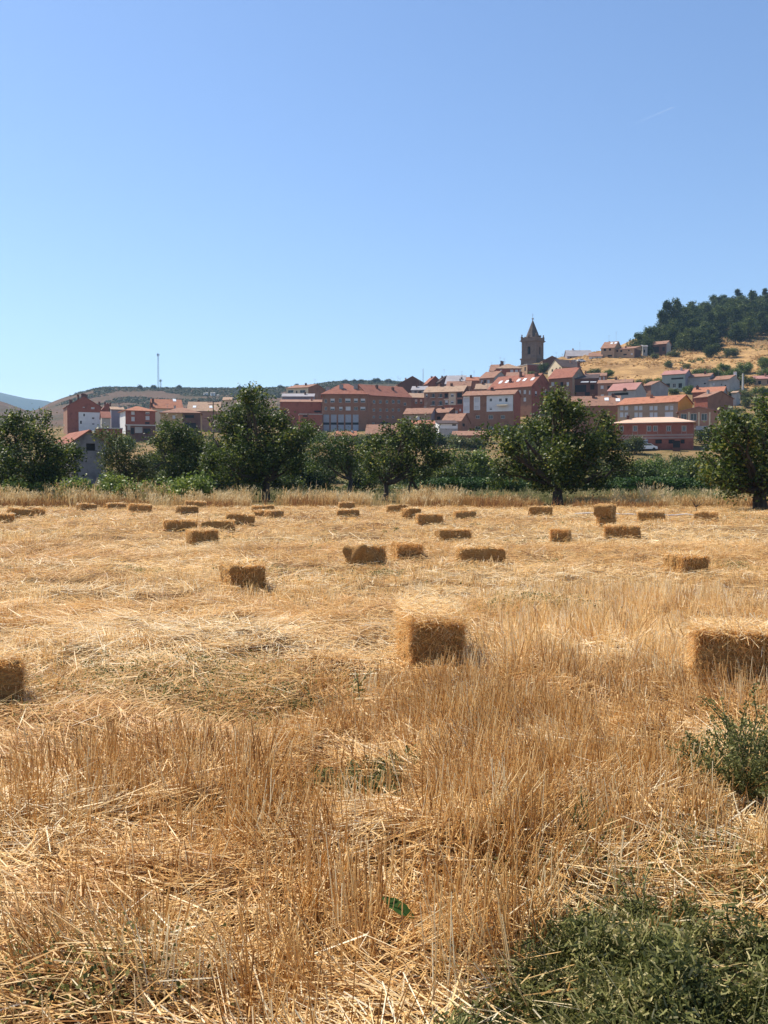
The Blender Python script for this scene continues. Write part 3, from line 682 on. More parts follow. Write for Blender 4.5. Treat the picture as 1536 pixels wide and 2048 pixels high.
block(H, 'flat roofed brick house with sunlit orange left wall directly in front of the church tower', 'house',
   1053.5, 1082, 729, 408, yr=28, D=9, roof='flat', wm='brick', rm='palegrey', sidem='bricktan', swins=[(1049,738,3,8,'k')])  # left wall's sun brightness put into a lighter brick than the front
# --- left village
block('apartment_building', 'tall dark red brick building with white rendered lower right part and chimneys, far left', 'building',
   136, 204, 812, 312, yr=7, D=12, roof='front', ry=793.5, wm='brick', rm='roofred', sidem='brickpink', side='left',  # sunlit pink of the left wall put into a lighter brick
   wins=[(169.5,813.5,4,4,'w'),(187.5,815,7,6.5,'w'),(170,830,3,5,'k'),(163.5,844.5,3.5,6,'k'),(188,836.5,5,4,'d'),(188,848,5,3,'d')], panels=[(159,824,204,866,1)],
   chim=[(.12,.1,1.3,'brickdark',.5),(.34,.12,1.6,'brickdark',.3),(.5,.15,1.0,'brickdark',.75),(.6,.2,1.4,'brickdark',.25),(.98,.2,1.6,'brickdark',.25)])
block(H, 'dark red gabled house with two chimneys behind the tall brick building', 'house', 203, 231, 822, 334, yr=5, D=10, roof='front', ry=806.5, wm='brick', rm='roofred', chim=[(.35,.2,1.2,'brickdark',.3),(.72,.2,1.4,'brickdark',.25)])
block(H, 'little pale house with orange tiled roof beside the tall brick building', 'house', 205, 222, 835, 304, yr=4, D=7, roof='side', ry=824, wm='palegrey', rm='roofred', wins=[(211,846,4,5,'c')])
block(H, 'mauve grey rendered house with cream trimmed roof in the left village', 'house', 224, 249, 819, 316, yr=4, D=9, roof='side', ry=814.5, wm='mauve', rm='rooftan', wins=[(241,842,3.5,12,'w')])
block(H, 'red brick house with tan hipped roof and white shuttered window columns', 'house', 252, 312, 821.5, 296, yr=12, D=9, roof='hip', ry=813.5, wm='brick', rm='rooforange', sidem='white', over=.6,
   wins=[(267.5,826,7,7,'w'),(267.5,838,7,9,'w'),(296.5,825,8,7,'c'),(296.5,836,8,8,'w'),(296,846,9,4,'k')])
block(H, 'cream house with bright red orange roof standing above the red brick house', 'house', 306, 366, 815.5, 320, yr=5, D=10, roof='side', ry=799.5, wm='cream', rm='rooforange', sidem='brickpink', wins=[(325,824,6,6,'w'),(345,820,10,4,'k')], sky=[(.75,.9),(.78,.45)], chim=[(.04,.3,1.3),(-.02,.05,1.2),(.62,.6,.7)])
block(H, 'house with large weathered tan roof right of the red orange roof', 'house', 376, 440, 821.5, 326, yr=-4, D=13, roof='side', ry=804.5, wm='brickpink', rm='rooftan', sky=[(.2,.2),(.72,.2)], chim=[(.3,.55,.9)], wins=[(385,830,7,5,'k')])
block(H, 'ochre house with brown hipped roof, pergola terrace and dark garage opening', 'house', 322, 402, 826, 280, yr=-4, D=10, roof='hip', ry=816.5, wm='yellow', rm='roofbrown', panels=[(366,826,402,900,4)],
   wins=[(349,834,6,7,'w'),(380,833,18,6,'k'),(336,846,8,8,'k'),(382,852,22,13,'k')])
block(H, 'low brick outbuilding with concrete edged flat roof below the tall brick building', 'shed', 192, 246, 857, 262, yr=0, D=5, roof='flat', wm='brick', rm='concrete', wins=[(204,866,8,5,'k'),(219,866,8,5,'k')])
block('carport', 'low carport with pale hanging panel below the red brick house with hipped roof', 'shed', 252, 312, 851, 256, yr=0, D=5, roof='flat', wm='brickdark', rm='concrete', panels=[(271,854,286,866,2),(256,851,262,860,2)], wins=[(266,862,7,13,'k'),(295,862,14,10,'k')])
block(H, 'grey stained rendered house with red roof and dark shuttered window between the left orchard trees', 'house',
   146, 213, 884, 100, yr=14, D=9, roof='front', ry=862, wm='stained', rm='roofred', over=.5, wins=[(182.5,893,18,17,'k')], panels=[(146,973,213,1000,4)])
block('shed', 'small shed with orange tiled roof at the foot of the apartment block garages', 'shed', 672, 712, 871, 268, yr=0, D=6, roof='side', ry=863, wm='brickpink', rm='rooforange', chim=[(.8,.4,.5,'white',.3)])
block('shed', 'shed with broad brown tiled roof and cream wall below the apartment wing', 'shed', 732, 800, 868, 250, yr=-4, D=9, roof='side', ry=850, wm='cream', rm='roofbrown')
block('shed', 'small shed with peach coloured roof edge left of the white walled shed', 'shed', 824, 880, 848, 262, yr=2, D=6, roof='side', ry=842, wm='brickpink', rm='rooforange')
for nm, k in (('distant farm shed, white, leftmost of those by the far left field road', 6), ('distant white farm shed beside the far left field road, nearer the orchard', 30)):
    block('shed', nm, 'shed', k, k + 12 if k < 20 else k + 9, 866, 420, yr=0, D=6, roof='side', ry=863, wm='white', rm='roofgrey')

block(H, 'small house with mossy brown roof between the dark end gable and the skylight roof', 'house', 950, 985, 778, 354, yr=-8, D=7, roof='side', ry=768, wm='brickpink', rm='rooftan', wins=[(958,786,4,6,'c'),(970,786,4,6,'k')])
block(H, 'brown walled house with pale shutters below the bushes at the foot of the dry slope', 'house', 1160, 1210, 753, 350, yr=-4, D=7, roof='side', ry=747, wm='brickbrown', rm='roofbrown', wins=[(1172,758,4,5,'c'),(1198,757,4,7,'w'),(1206,757,3,7,'w')])
block(H, 'long low house with brown patched roof under the grey sheet roof on the skyline', 'house', 893, 940, 773, 356, yr=-5, D=8, roof='side', ry=763, wm='brickpink', rm='roofbrown', wins=[(934,777,4,4,'k')])
block(H, 'narrow cream house at the right end of the large weathered tan roof', 'house', 447, 463, 800, 352, yr=-6, D=8, roof='side', ry=795, wm='cream', rm='rooftan', wins=[(455,806,4,4,'k')])
block(H, 'small brick house with brown roof just below the skyline left of the hilltop houses', 'house', 958, 992, 766, 388, yr=6, D=7, roof='side', ry=758, wm='brickpink', rm='roofbrown', wins=[(966,770,3,4,'k')])
block(H, 'low brown house wedged behind the orange house left of the church', 'house', 1012, 1046, 752, 386, yr=-4, D=8, roof='side', ry=745, wm='brickdark', rm='roofbrown', wins=[(1026,757,4,4,'c')])
# --- church
def church():
    P = at(1072, 728, 445); yaw = R(-27) - math.atan(304 / F)
    zb = float(hgt(P[0], P[1])) - 2
    root = bpy.data.objects.new('church_tower', None); C.objects.link(root)
    root.location = (P[0], P[1], zb); root.rotation_euler = (0, 0, yaw)
    tag(root, 'tall sandstone church bell tower with pointed stone spire above the roofs', 'church tower')
    zz = lambda py: float(zat(py, 447)) - zb
    a = 7.6       # origin is the near corner, body spans x in [-a, 0], y in [0, a]
    zt0, zt1, zt2, zs, zap = zz(728), zz(716), zz(683), zz(674), zz(637)
    mb = MB()
    def ring(g, z0, z1, holes=False):
        if not holes:
            for q in (((-a-g,-g),(g,-g)), ((g,-g),(g,a+g)), ((g,a+g),(-a-g,a+g)), ((-a-g,a+g),(-a-g,-g))):
                (x0,y0),(x1,y1) = q; mb.poly([(x0,y0,z0),(x1,y1,z0),(x1,y1,z1),(x0,y0,z1)])
    ring(.5, 0, zt0); ring(.35, zt0, zt1 - .6); ring(.7, zt1 - .6, zt1 - .1)
    mb.box(-a-.7, .7, -.7, a+.7, zt1-.61, zt1-.59); mb.box(-a-.72, .72, -.72, a+.72, zt1-.12, zt1-.05)
    # belfry with arched openings on all sides
    h0, h1 = zz(708.5), zz(692.5); cw = .75
    def face(tf, cwid):
        c = a / 2; n_ = 6
        hs = [(c - cwid, c + cwid, h0, h1)]
        wall_face(mb, a, zt1 - .1, zt2, hs, tf, reveal=.8)
        # round the head of the opening
        for k in range(n_):
            t0 = math.pi * k / n_; t1 = math.pi * (k + 1) / n_
            p0 = (c - cwid * math.cos(t0), h1 - cwid + cwid * math.sin(t0)); p1 = (c - cwid * math.cos(t1), h1 - cwid + cwid * math.sin(t1))
            mb.poly([tf(p0[0], .02, p0[1]), tf(p1[0], .02, p1[1]), tf(p1[0], .02, h1), tf(p0[0], .02, h1)])
        # corner pilasters
        for u in (0, a - .8): 
            p = [tf(u, -.12, zt1 - .1), tf(u + .8, -.12, zt1 - .1), tf(u + .8, -.12, zt2), tf(u, -.12, zt2)]
            mb.poly(p)
            mb.poly([tf(u, 0, zt1-.1), tf(u, -.12, zt1-.1), tf(u, -.12, zt2), tf(u, 0, zt2)]); mb.poly([tf(u+.8, -.12, zt1-.1), tf(u+.8, 0, zt1-.1), tf(u+.8, 0, zt2), tf(u+.8, -.12, zt2)])
    tfs = [lambda u, d, z: (-a + u, d, z), lambda u, d, z: (-d, u, z), lambda u, d, z: (-u, a - d, z), lambda u, d, z: (-a + d, a - u, z)]
    face(tfs[0], .78); face(tfs[1], .62); face(tfs[2], .78); face(tfs[3], .62)
    mb.box(-a + .82, -.82, .82, a - .82, zt1, zt2, 1)  # near-black box added inside, painting the belfry's inner shade
    # cornice and parapet
    mb.box(-a-.35, .35, -.35, a+.35, zt2, zt2+.35); mb.box(-a-.8, .8, -.8, a+.8, zt2+.35, zt2+.75)
    mb.box(-a-.1, .1, -.1, a+.1, zt2+.75, zs)
    mb.build('wall', [M['stone'], M['dark']], root)
    for x, y in ((-a, 0), (0, 0), (0, a), (-a, a)):
        pb = MB(); pb.box(x-.4, x+.4, y-.4, y+.4, zt2+.76, zs + .5)
        pb.tube([(x, y, zs+.5), (x, y, zs+.75), (x, y, zs+1.0), (x, y, zs+1.3), (x, y, zs+1.6)], [.3,.18,.36,.3,.03], 8); pb.build('pinnacle', M['stone'], root)
    for x, y in ((-a/2, -.1), (0.1, a/2), (-a/2, a+.1), (-a-.1, a/2)):
        pb = MB(); pb.box(x-.5, x+.5, y-.3, y+.3, zs+.001, zs+.9); pb.build('parapet_block', M['stone'], root)
    sp = MB(); cx, cy = -a/2, a/2; r0 = 3.75
    K = 8
    rings = [(zs + .002, r0), (zs + (zap-zs)*.08, r0*.86), (zap - .3, .18)]
    for i in range(2):
        for k in range(K):
            t0 = 2*math.pi*(k+.5)/K; t1 = 2*math.pi*(k+1.5)/K
            (za, ra), (zb_, rb_) = rings[i], rings[i+1]
            sp.poly([(cx+ra*math.cos(t0), cy+ra*math.sin(t0), za), (cx+ra*math.cos(t1), cy+ra*math.sin(t1), za), (cx+rb_*math.cos(t1), cy+rb_*math.sin(t1), zb_), (cx+rb_*math.cos(t0), cy+rb_*math.sin(t0), zb_)])
    so = sp.build('spire', M['slate'], root)
    fb = MB(); fb.tube([(cx,cy,zap-.4),(cx,cy,zap),(cx,cy,zap+.25),(cx,cy,zap+.6),(cx,cy,zap+.9),(cx,cy,zap+1.0)], [.2,.2,.5,.55,.2,.08], 8)
    fb.tube([(cx,cy,zap+1),(cx,cy,zap+3.0)], .07, 5); fb.tube([(cx-.5,cy,zap+2.3),(cx+.5,cy,zap+2.3)], .06, 5)
    fb.build('finial_cross', M['steel'], so)
church()

# --- masts, poles and cars
def mast(px, ytop, ybase, Y, label, wd=0.9):
    P = at(px, ybase, Y); z0 = float(hgt(P[0], P[1])) - .5; z1 = zat(ytop, Y)
    root = bpy.data.objects.new('radio_mast', None); C.objects.link(root); root.location = (P[0], P[1], z0)
    tag(root, label, 'mast'); Hh = z1 - z0; mb = MB()
    cs = [(wd*math.cos(t), wd*math.sin(t)) for t in (0.3, 2.39, 4.49)]
    for c in cs: mb.tube([(c[0], c[1], 0), (c[0]*.7, c[1]*.7, Hh)], .16, 4)
    k = int(Hh / 2)
    for i in range(k):
        z = Hh * i / k; zn = Hh * (i+1) / k
        for j in range(3):
            p, q = cs[j], cs[(j+1) % 3]; mb.tube([(p[0], p[1], z), (q[0]*.85, q[1]*.85, zn)], .07, 4)
    mb.build('lattice', M['steel'], root)
    ab = MB()
    for t in (0.5, 2.6, 4.7): ab.box(math.cos(t)*1.2-.25, math.cos(t)*1.2+.25, math.sin(t)*1.2-.2, math.sin(t)*1.2+.2, Hh-2.4, Hh-.2)
    ab.tube([(0,0,Hh-3),(0,0,Hh+1.2)], .12, 5); ab.build('antenna_panel', M['steel'], root)
mast(316.5, 707, 774, 985, 'tall lattice radio mast on the bare ridge at left')
mast(321.5, 759, 774, 980, 'short radio mast on the ridge close beside the tall one', .45)
def pole(px, ytop, Y, label, mat, r=.14, arms=True, cat='pole'):
    P = at(px, 900, Y); z0 = float(hgt(P[0], P[1])) - .5; z1 = zat(ytop, Y); mb = MB()
    mb.tube([(0,0,0),(0,0,z1-z0)], [r, r*.7], 8)
    if arms:
        for k, dz in ((0, .4), (1, 1.0)):
            mb.tube([(-1.6+k*.2,0,z1-z0-dz-.1),(1.8-k*.3,0,z1-z0-dz)], .07, 5)
        for x in (-1.5,-.8,.8,1.6): mb.tube([(x,0,z1-z0-.5),(x,0,z1-z0-.15)], .05, 6)
        mb.tube([(0,0,z1-z0-.2),(-2.4,0,z1-z0+1.9)], .05, 5)
    o = mb.build('utility_pole', M[mat], None, loc=(P[0], P[1], z0)); tag(o, label, cat)
pole(427, 801, 262, 'dark utility pole with cross arms before the tan roof in the left village', 'bark', .17)
pole(1484, 747, 322, 'plain pale concrete post standing in bushes right of the white chimney house', 'concrete', .42, False)
pole(846, 737, 390, 'thin bare aerial pole rising over the skyline creepers', 'steel', .13, False)
pole(670, 856, 258, 'short dark street pole in front of the garage bays', 'steel', .12, False)
def car(px, py, Y, yaw, label):
    P = at(px, py, Y); z = float(hgt(P[0], P[1]))
    root = bpy.data.objects.new('parked_car', None); C.objects.link(root); root.location = (P[0], P[1], z + .02); root.rotation_euler = (0,0,yaw)
    tag(root, label, 'car', 'cars parked in the village')
    L_, W_ = 4.2, 1.7
    prof = [(-2.1,.3),(-2.1,.75),(-1.9,.95),(-1.2,1.0),(-.7,1.42),(.6,1.45),(1.35,.98),(2.0,.85),(2.1,.6),(2.1,.3)]
    mb = MB()
    mb.poly([(x,-W_/2,zz) for x,zz in prof]); mb.poly([(x,W_/2,zz) for x,zz in prof][::-1])
    for i in range(len(prof)):
        j=(i+1)%len(prof); mb.poly([(prof[i][0],-W_/2,prof[i][1]),(prof[i][0],W_/2,prof[i][1]),(prof[j][0],W_/2,prof[j][1]),(prof[j][0],-W_/2,prof[j][1])])
    mb.build('body', M['carwhite'], root)
    g = MB()
    for s in (-1, 1):
        y = s*(W_/2+.01); pts = [(-1.0,y,1.02),(-.65,y,1.36),(.5,y,1.38),(1.1,y,1.02)]; g.poly(pts if s > 0 else pts[::-1])
    g.poly([(-1.19,-.7,1.03),(-.74,-.7,1.41),(-.74,.7,1.41),(-1.19,.7,1.03)]); g.poly([(1.34,-.7,1.01),(1.34,.7,1.01),(.64,.7,1.45),(.64,-.7,1.45)])
    g.build('window', M['glass'], root)
    for x in (-1.3, 1.3):
        for s in (-1, 1):
            wb = MB(); wb.tube([(x, s*.62, .3), (x, s*.87, .3)], .31, 12); wb.build('wheel', M['tyre'], root)
car(1148, 722, 424, .5, 'white car parked on the road below the grey ridge house, left one')
car(1161, 721, 424, .4, 'white car parked on the road below the grey ridge house, right one')
car(1293, 894, 196, .1, 'white car parked in front of the long red brick terrace')
def kiosk():
    P = at(1353, 893, 193); z = float(hgt(P[0], P[1])); mb = MB(); r = bpy.data.objects.new('brick_kiosk', None); C.objects.link(r)
    r.location = (P[0], P[1], z - 1.2); r.rotation_euler = (0,0,-.3); tag(r, 'small brick pillar kiosk with dark open top before the red terrace', 'kiosk')
    mb.box(-.75,.75,-.75,.75,0,1.9); mb.build('base', M['brickdark'], r)
    m2 = MB(); m2.box(-.7,.7,-.7,.7,1.904,3.2); m2.build('cabinet', M['dark'], r); m3 = MB(); m3.box(-.85,.85,-.85,.85,3.204,3.32); m3.build('roof', M['roofdark'], r)
kiosk()

# ------------------------------------------------------------------ vegetation
def leaves(cen, size, g, up=0.35, asp=0.55):
    """diamond leaves (one quad each) at points cen (N,3); size (N,)"""
    n = len(cen)
    nrm = g.normal(size=(n, 3)); nrm[:, 2] = np.abs(nrm[:, 2]) + up; nrm /= np.linalg.norm(nrm, axis=1)[:, None]
    t = np.cross(nrm, g.normal(size=(n, 3))); t /= np.linalg.norm(t, axis=1)[:, None] + 1e-9
    b = np.cross(nrm, t); s = size[:, None]
    V = np.stack([cen - t*s*.5, cen + b*s*asp*.5 + nrm*s*.08, cen + t*s*.5, cen - b*s*asp*.5 + nrm*s*.08], 1).reshape(-1, 3)
    return V, np.arange(4 * n).reshape(n, 4)
def clump_pts(c, rad, ncl, per, cr, g, shell=0.5):
    d = g.normal(size=(ncl, 3)); d /= np.linalg.norm(d, axis=1)[:, None]
    q = g.random(ncl) ** shell
    p = np.asarray(c) + d * q[:, None] * np.asarray(rad)
    tint = np.where(g.random(ncl) < .24, g.uniform(.62, .95, ncl), g.uniform(.12, .55, ncl))
    p = np.repeat(p, per, 0) + g.normal(size=(ncl * per, 3)) * cr
    return p, np.clip(np.repeat(tint, per) + g.normal(size=ncl * per) * .16, 0, 1)
class Crown:
    def __init__(s): s.P = []; s.T = []; s.S = []
    def add(s, p, t, size, g):
        s.P.append(p); s.T.append(t); s.S.append(size * (0.6 + .8 * g.random(len(p))))
    def mesh(s, name, mat, g, up=.35, asp=.6):
        P = np.concatenate(s.P); V, Q = leaves(P, np.concatenate(s.S), g, up, asp)
        return mesh_np(name, V, Q, mat, tint=np.repeat(np.concatenate(s.T), 4))
def limb(a, b, r0, r1, g, sag=.15, k=7):
    a = np.array(a, float); b = np.array(b, float); L = np.linalg.norm(b - a)
    c = (a + b) / 2 + np.array([0, 0, -sag * L]) + g.normal(size=3) * L * .06
    pts = []; 
    for i in range(k + 1):
        t = i / k; p = (1-t)**2*a + 2*t*(1-t)*c + t*t*b
        if 0 < i < k: p = p + g.normal(size=3) * L * .02
        pts.append(p)
    return pts, [r0 + (r1 - r0) * (i / k) ** .8 for i in range(k + 1)]
def tree(label, base, Y, lobes, fork, r0, seed, mat='leaf', leaf=.19, dens=1.0, limbs=None, dx=.75, group='orchard trees beyond the field', cat='tree', name='tree', tcl=.23, tshift=0.0):
    """lobes: (px, py, r) read off the photo; placed in depth round the trunk"""
    g = np.random.default_rng(seed)
    B = at(base[0], base[1], Y); B[2] = float(hgt(B[0], B[1])) - .1
    Fk = at(fork[0], fork[1], Y)
    root = bpy.data.objects.new(name, None); C.objects.link(root); root.location = tuple(B)
    tag(root, label, cat, group)
    tb = MB()
    mid = (B + Fk) / 2 + g.normal(size=3) * .06; mid[2] = (B[2] + Fk[2]) / 2
    q = lambda p: np.asarray(p) - B
    tb.tube([q(B), q(B + (Fk-B)*.12), q(mid), q(Fk)], [r0*1.35, r0*1.05, r0*.9, r0*.85], 10)
    cr = Crown(); xs = [l[0] for l in lobes]; 
    for i, (px, py, r) in enumerate(lobes):
        rm = r / F * Y
        yy = Y + g.uniform(-1, 1) * dx * min(3.0, 0.5 * (max(xs) - min(xs)) / F * Y)
        c = at(px, py, yy); d = c - Fk
        if abs(d[0]) > 0.2 or d[2] > 0:
            p, rr = limb(Fk + g.normal(size=3) * .05, c, r0 * (.55 if i % 3 else .7), r0*.10, g); tb.tube([q(x) for x in p], rr, 6)
            for k in range(7):
                s0 = p[int(g.integers(3, len(p)))]; e = c + g.normal(size=3) * rm * .55
                p2, r2 = limb(s0, e, r0*.12, .012, g, -.05, 4); tb.tube([q(x) for x in p2], r2, 4)
        ncl = max(8, int(dens * 70 * rm ** 2)); 
        for k in range(3):     # uneven outline: sub-lobes
            off = g.normal(size=3) * rm * .38; sub = rm * g.uniform(.55, .9)
            P, T = clump_pts(c + off, (sub, sub, sub * .85), max(3, ncl // 3), 15, tcl, g, .42)
            cr.add(P, np.clip(T + tshift, 0, 1), leaf, g)
        P, T = clump_pts(c, (rm*1.12, rm*1.1, rm*1.05), max(2, ncl // 6), 7, tcl*.7, g, .15); cr.add(P, np.clip(T + .1 + tshift, 0, 1), leaf, g)
    for L in (limbs or []):
        pts = [at(x, y, Y + dz) for x, y, dz in L]; k = len(pts)
        tb.tube([q(x) for x in pts], [r0*.6*(1-.65*i/(k-1)) for i in range(k)], 7)
    tb.build('trunk', M['bark'], root, smooth=True)
    cr.P = [p - B for p in cr.P]
    link('crown', cr.mesh('crown', M[mat], g), root)
    return root
ORCH = [
 ('broad dark tree in front of the vineyard row at the left edge of the photo', (55,985), 62, [(60,850,24),(28,868,32),(98,885,42),(62,925,55),(122,925,38),(8,935,40),(84,838,14),(150,905,18),(30,840,18),(-30,900,40),(95,950,36),(20,965,26)], (56,955), .22, 1, {}),
 ('large round tree with a forked dark trunk, standing alone left of centre', (532,1003), 65, [(498,802,26),(482,835,42),(528,838,46),(465,868,42),(560,868,38),(436,895,34),(500,893,52),(556,905,44),(598,885,30),(614,860,16),(420,930,26),(590,925,26),(492,792,12),(520,930,28),(575,845,20),(455,925,24)], (532,962), .30, 2,
   dict(limbs=[[(530,962,0),(498,945,.3),(468,930,.2),(445,905,0),(430,880,0)], [(536,962,0),(548,935,-.3),(552,905,-.3),(545,870,0)]])),
 ('leaning tree left of the large round tree, crown half hiding the ochre house', (352,985), 76, [(333,858,18),(352,880,34),(382,888,34),(330,905,32),(392,918,40),(348,930,36),(318,880,16),(410,945,30)], (348,955), .2, 3, dict(limbs=[[(350,955,0),(325,925,0),(305,938,0),(288,950,0)]])),
 ('thin yellowing tree beside the grey stained house', (262,985), 72, [(222,880,18),(240,900,30),(212,915,20),(278,925,28),(262,945,30),(230,925,22),(290,950,22)], (262,955), .16, 4, dict(mat='leafy', dens=.75, tshift=-.08)),
 ('low lighter green tree right of the large round tree', (700,992), 82, [(650,885,24),(672,905,34),(640,915,28),(694,915,30),(660,935,32),(706,935,24),(690,885,20)], (702,960), .22, 5, dict(mat='leafb', tshift=-.18, leaf=.15)),
 ('spreading double trunked tree in front of the apartment wing', (770,1000), 66, [(760,890,30),(798,880,36),(850,880,34),(884,905,26),(752,930,32),(828,925,36),(732,905,18),(848,850,14),(795,935,26),(870,925,24),(815,858,16),(780,865,16)], (772,965), .2, 6,
   dict(limbs=[[(818,990,0),(822,960,0),(830,930,0),(832,900,0)], [(840,992,.5),(826,962,0),(812,930,0),(800,900,0)]])),
 ('largest tree with wide dark crown and speckled trunk, right of centre', (1115,1010), 56, [(1120,800,24),(1110,835,36),(1140,822,24),(1068,862,38),(1158,848,38),(1200,868,38),(1014,888,34),(1048,925,48),(1110,905,62),(1178,925,50),(1222,890,32),(1000,942,22),(1240,925,24),(1118,782,10),(1214,832,16),(1030,865,14),(1140,955,34),(1075,955,34),(1204,955,24)], (1115,965), .32, 7,
   dict(limbs=[[(1115,965,0),(1095,930,-.5),(1070,905,-.8),(1050,880,-.8)], [(1117,965,0),(1130,925,-.4),(1140,890,-.4)]])),
 ('big tree with thick trunk cut off by the right edge of the photo', (1521,1021), 46.5, [(1532,805,24),(1482,850,36),(1530,868,52),(1445,900,34),(1500,930,56),(1425,948,26),(1572,880,52),(1560,945,48),(1422,868,16),(1455,962,28),(1592,825,40),(1410,915,14),(1480,890,34),(1620,930,50)], (1522,978), .36, 8, {}),
]
def build_orchard():
    for lab, base, Y, lobes, fork, r0, sd, kw in ORCH:
        kw = dict(kw); tree(lab, base, Y, lobes, fork, r0, sd, **kw)
build_orchard()
def bush(label, px, py, Y, wpx, hpx, seed, mat='leafb', leaf=.16, name='bush', group=None, cat='bush', per=12, dens=1.0, tshift=0.0):
    """rounded shrub: (px, py) is the middle of its foot"""
    g = np.random.default_rng(seed + 500)
    B = at(px, py, Y); B[2] = float(hgt(B[0], B[1]))
    w_, h_ = wpx / F * Y, hpx / F * Y
    cr = Crown()
    n = max(4, int(w_ / max(h_, .5) * 3) + 3)
    for k in range(n):
        c = np.array([g.uniform(-.42, .42) * w_, g.uniform(-.35, .35) * min(w_, 4), h_ * g.uniform(.3, .66)])
        r = np.array([min(w_, h_) * .36, min(w_, h_) * .36, h_ * .34]) * g.uniform(.8, 1.15)
        P, T = clump_pts(c, r, max(3, int(60 * dens * r[0] * r[2] / leaf ** 1.0 * .16) + 5), per, leaf * 1.1, g, .45)
        P[:, 2] = np.maximum(P[:, 2], .05); cr.add(P, np.clip(T + tshift, 0, 1), leaf, g)
    me = cr.mesh('bush', M[mat], g)
    o = link(name, me, None, loc=tuple(B)); tag(o, label, cat, group); return o
# vines in front of the orchard, left
VG = 'vine shrubs along the field edge'
for i, (px, w_, h_, lab) in enumerate([
    (22, 52, 34, 'vine shrub at the far left under the dark tree'), (64, 46, 30, 'vine shrub right under the dark tree at left'),
    (106, 44, 26, 'vine shrub in the shade right of the dark tree trunk'), (146, 48, 36, 'bright green vine shrub below the grey stained house'),
    (186, 44, 30, 'vine shrub directly before the red plinth of the grey house'), (226, 46, 38, 'tall bright vine shrub just right of the grey house'),
    (262, 44, 32, 'vine shrub beneath the thin yellowing tree'), (304, 46, 28, 'vine shrub between the yellowing tree and the leaning tree'),
    (346, 50, 34, 'vine shrub at the foot of the leaning tree'), (392, 56, 44, 'rightmost vine shrub, with long bright fronds')]):
    bush(lab, px, 985, 58 + (i % 3), w_ * 1.25, h_ * 1.5, i, 'leafb', .19, 'vine_shrub', VG, 'shrub', tshift=.28 if i % 2 else 0.18)
# background trees and bushes behind the orchard
BG = [
 (440, 972, 96, 90, 80, 'leaf', 'dark bush behind the left side of the round tree'),
 (600, 968, 98, 70, 90, 'leaf', 'dark tall bush behind the right side of the round tree'),
 (560, 975, 92, 80, 44, 'leaf', 'low shaded bush behind the round tree trunk'),
 (640, 975, 100, 60, 60, 'leaf', 'dark bush left behind the lighter green tree'),
 (735, 968, 98, 60, 60, 'leaf', 'dark bush between the light green tree and double trunked tree'),
 (735, 925, 140, 70, 52, 'scrub', 'bluish bush below the garages, behind the orchard'),
 (900, 960, 96, 60, 62, 'leaf', 'dark bush right behind the double trunked tree'),
 (940, 962, 104, 64, 88, 'leafb', 'upright teal green young poplar between the two big orchard trees'),
 (985, 965, 110, 50, 62, 'leafb', 'bright green bush left behind the largest tree'),
 (1285, 962, 118, 70, 56, 'leafb', 'bright rounded bush right of the largest tree'),
 (1335, 960, 124, 80, 60, 'leafb', 'broad bright bush below the white car'),
 (1385, 962, 120, 70, 54, 'leaf', 'darker bush left of the tree at the right edge'),
 (1250, 968, 100, 60, 66, 'leaf', 'dark bush behind the right flank of the largest tree'),
 (300, 968, 92, 70, 40, 'leaf', 'dark bush behind the leaning tree, left side'),
 (400, 972, 92, 80, 72, 'leaf', 'dark bush behind the leaning tree, right side'),
 (330, 905, 170, 60, 40, 'leaf', 'bush on the dry bank below the ochre house'),
 (180, 905, 190, 46, 40, 'leaf', 'small dark tree just above the grey stained house'),
 (246, 880, 215, 40, 34, 'leafb', 'small green tree on the bank below the carport'),
 (218, 885, 220, 30, 30, 'leaf', 'small dark shrub on the bank left of the carport'),
 (580, 905, 240, 110, 34, 'leaf', 'dark hedge bush at the foot of the red brick parapet house'),
 (625, 880, 262, 60, 22, 'leafb', 'green bushes at the foot of the unfinished brick house'),
 (720, 890, 235, 40, 30, 'leafy', 'olive bush right of the small orange roofed shed'),
 (860, 905, 220, 120, 30, 'leaf', 'dark bushes below the centre sheds'),
 (930, 912, 210, 90, 26, 'leafy', 'dry olive bush below the low brown shed'),
 (1420, 898, 205, 70, 36, 'leaf', 'bush right of the long red terrace'),
 (1475, 860, 245, 70, 40, 'leafy', 'olive shrubs right of the brick hall'),
 (1080, 905, 215, 160, 40, 'leaf', 'dark bushes hidden behind the largest tree'),
 (1030, 880, 250, 60, 30, 'leaf', 'dark bush at the foot of the white panelled building'),
]
for i, (px, py, Y, w_, h_, mt, lab) in enumerate(BG):
    big = Y < 150
    bush(lab, px, py, Y, w_, h_, 40 + i, mt, .24 if big else .34, 'background_tree' if h_ > 50 else 'bush', 'bushes and small trees between orchard and village', 'tree' if h_ > 50 else 'bush', dens=1.3, tshift=-.08 if mt == 'leaf' else 0)
def thicket():
    g = np.random.default_rng(61)
    for i in range(46):
        px = -60 + 1660 * (i + g.uniform(0, .8)) / 46; Y = g.uniform(105, 190)
        if 236 < px < 318: Y = g.uniform(90, 105)
        h_ = g.uniform(34, 52) * (1 if px > 320 else .8)
        bush('dark bush of the dense thicket between the orchard and the village', px, 950, Y, g.uniform(60, 95), h_, 700 + i, ['leaf', 'leaf', 'leafy', 'leafb'][int(g.integers(0, 4))], .26, 'bush',
             'thicket bushes between orchard and village', 'bush', dens=1.2, tshift=-.12)
thicket()
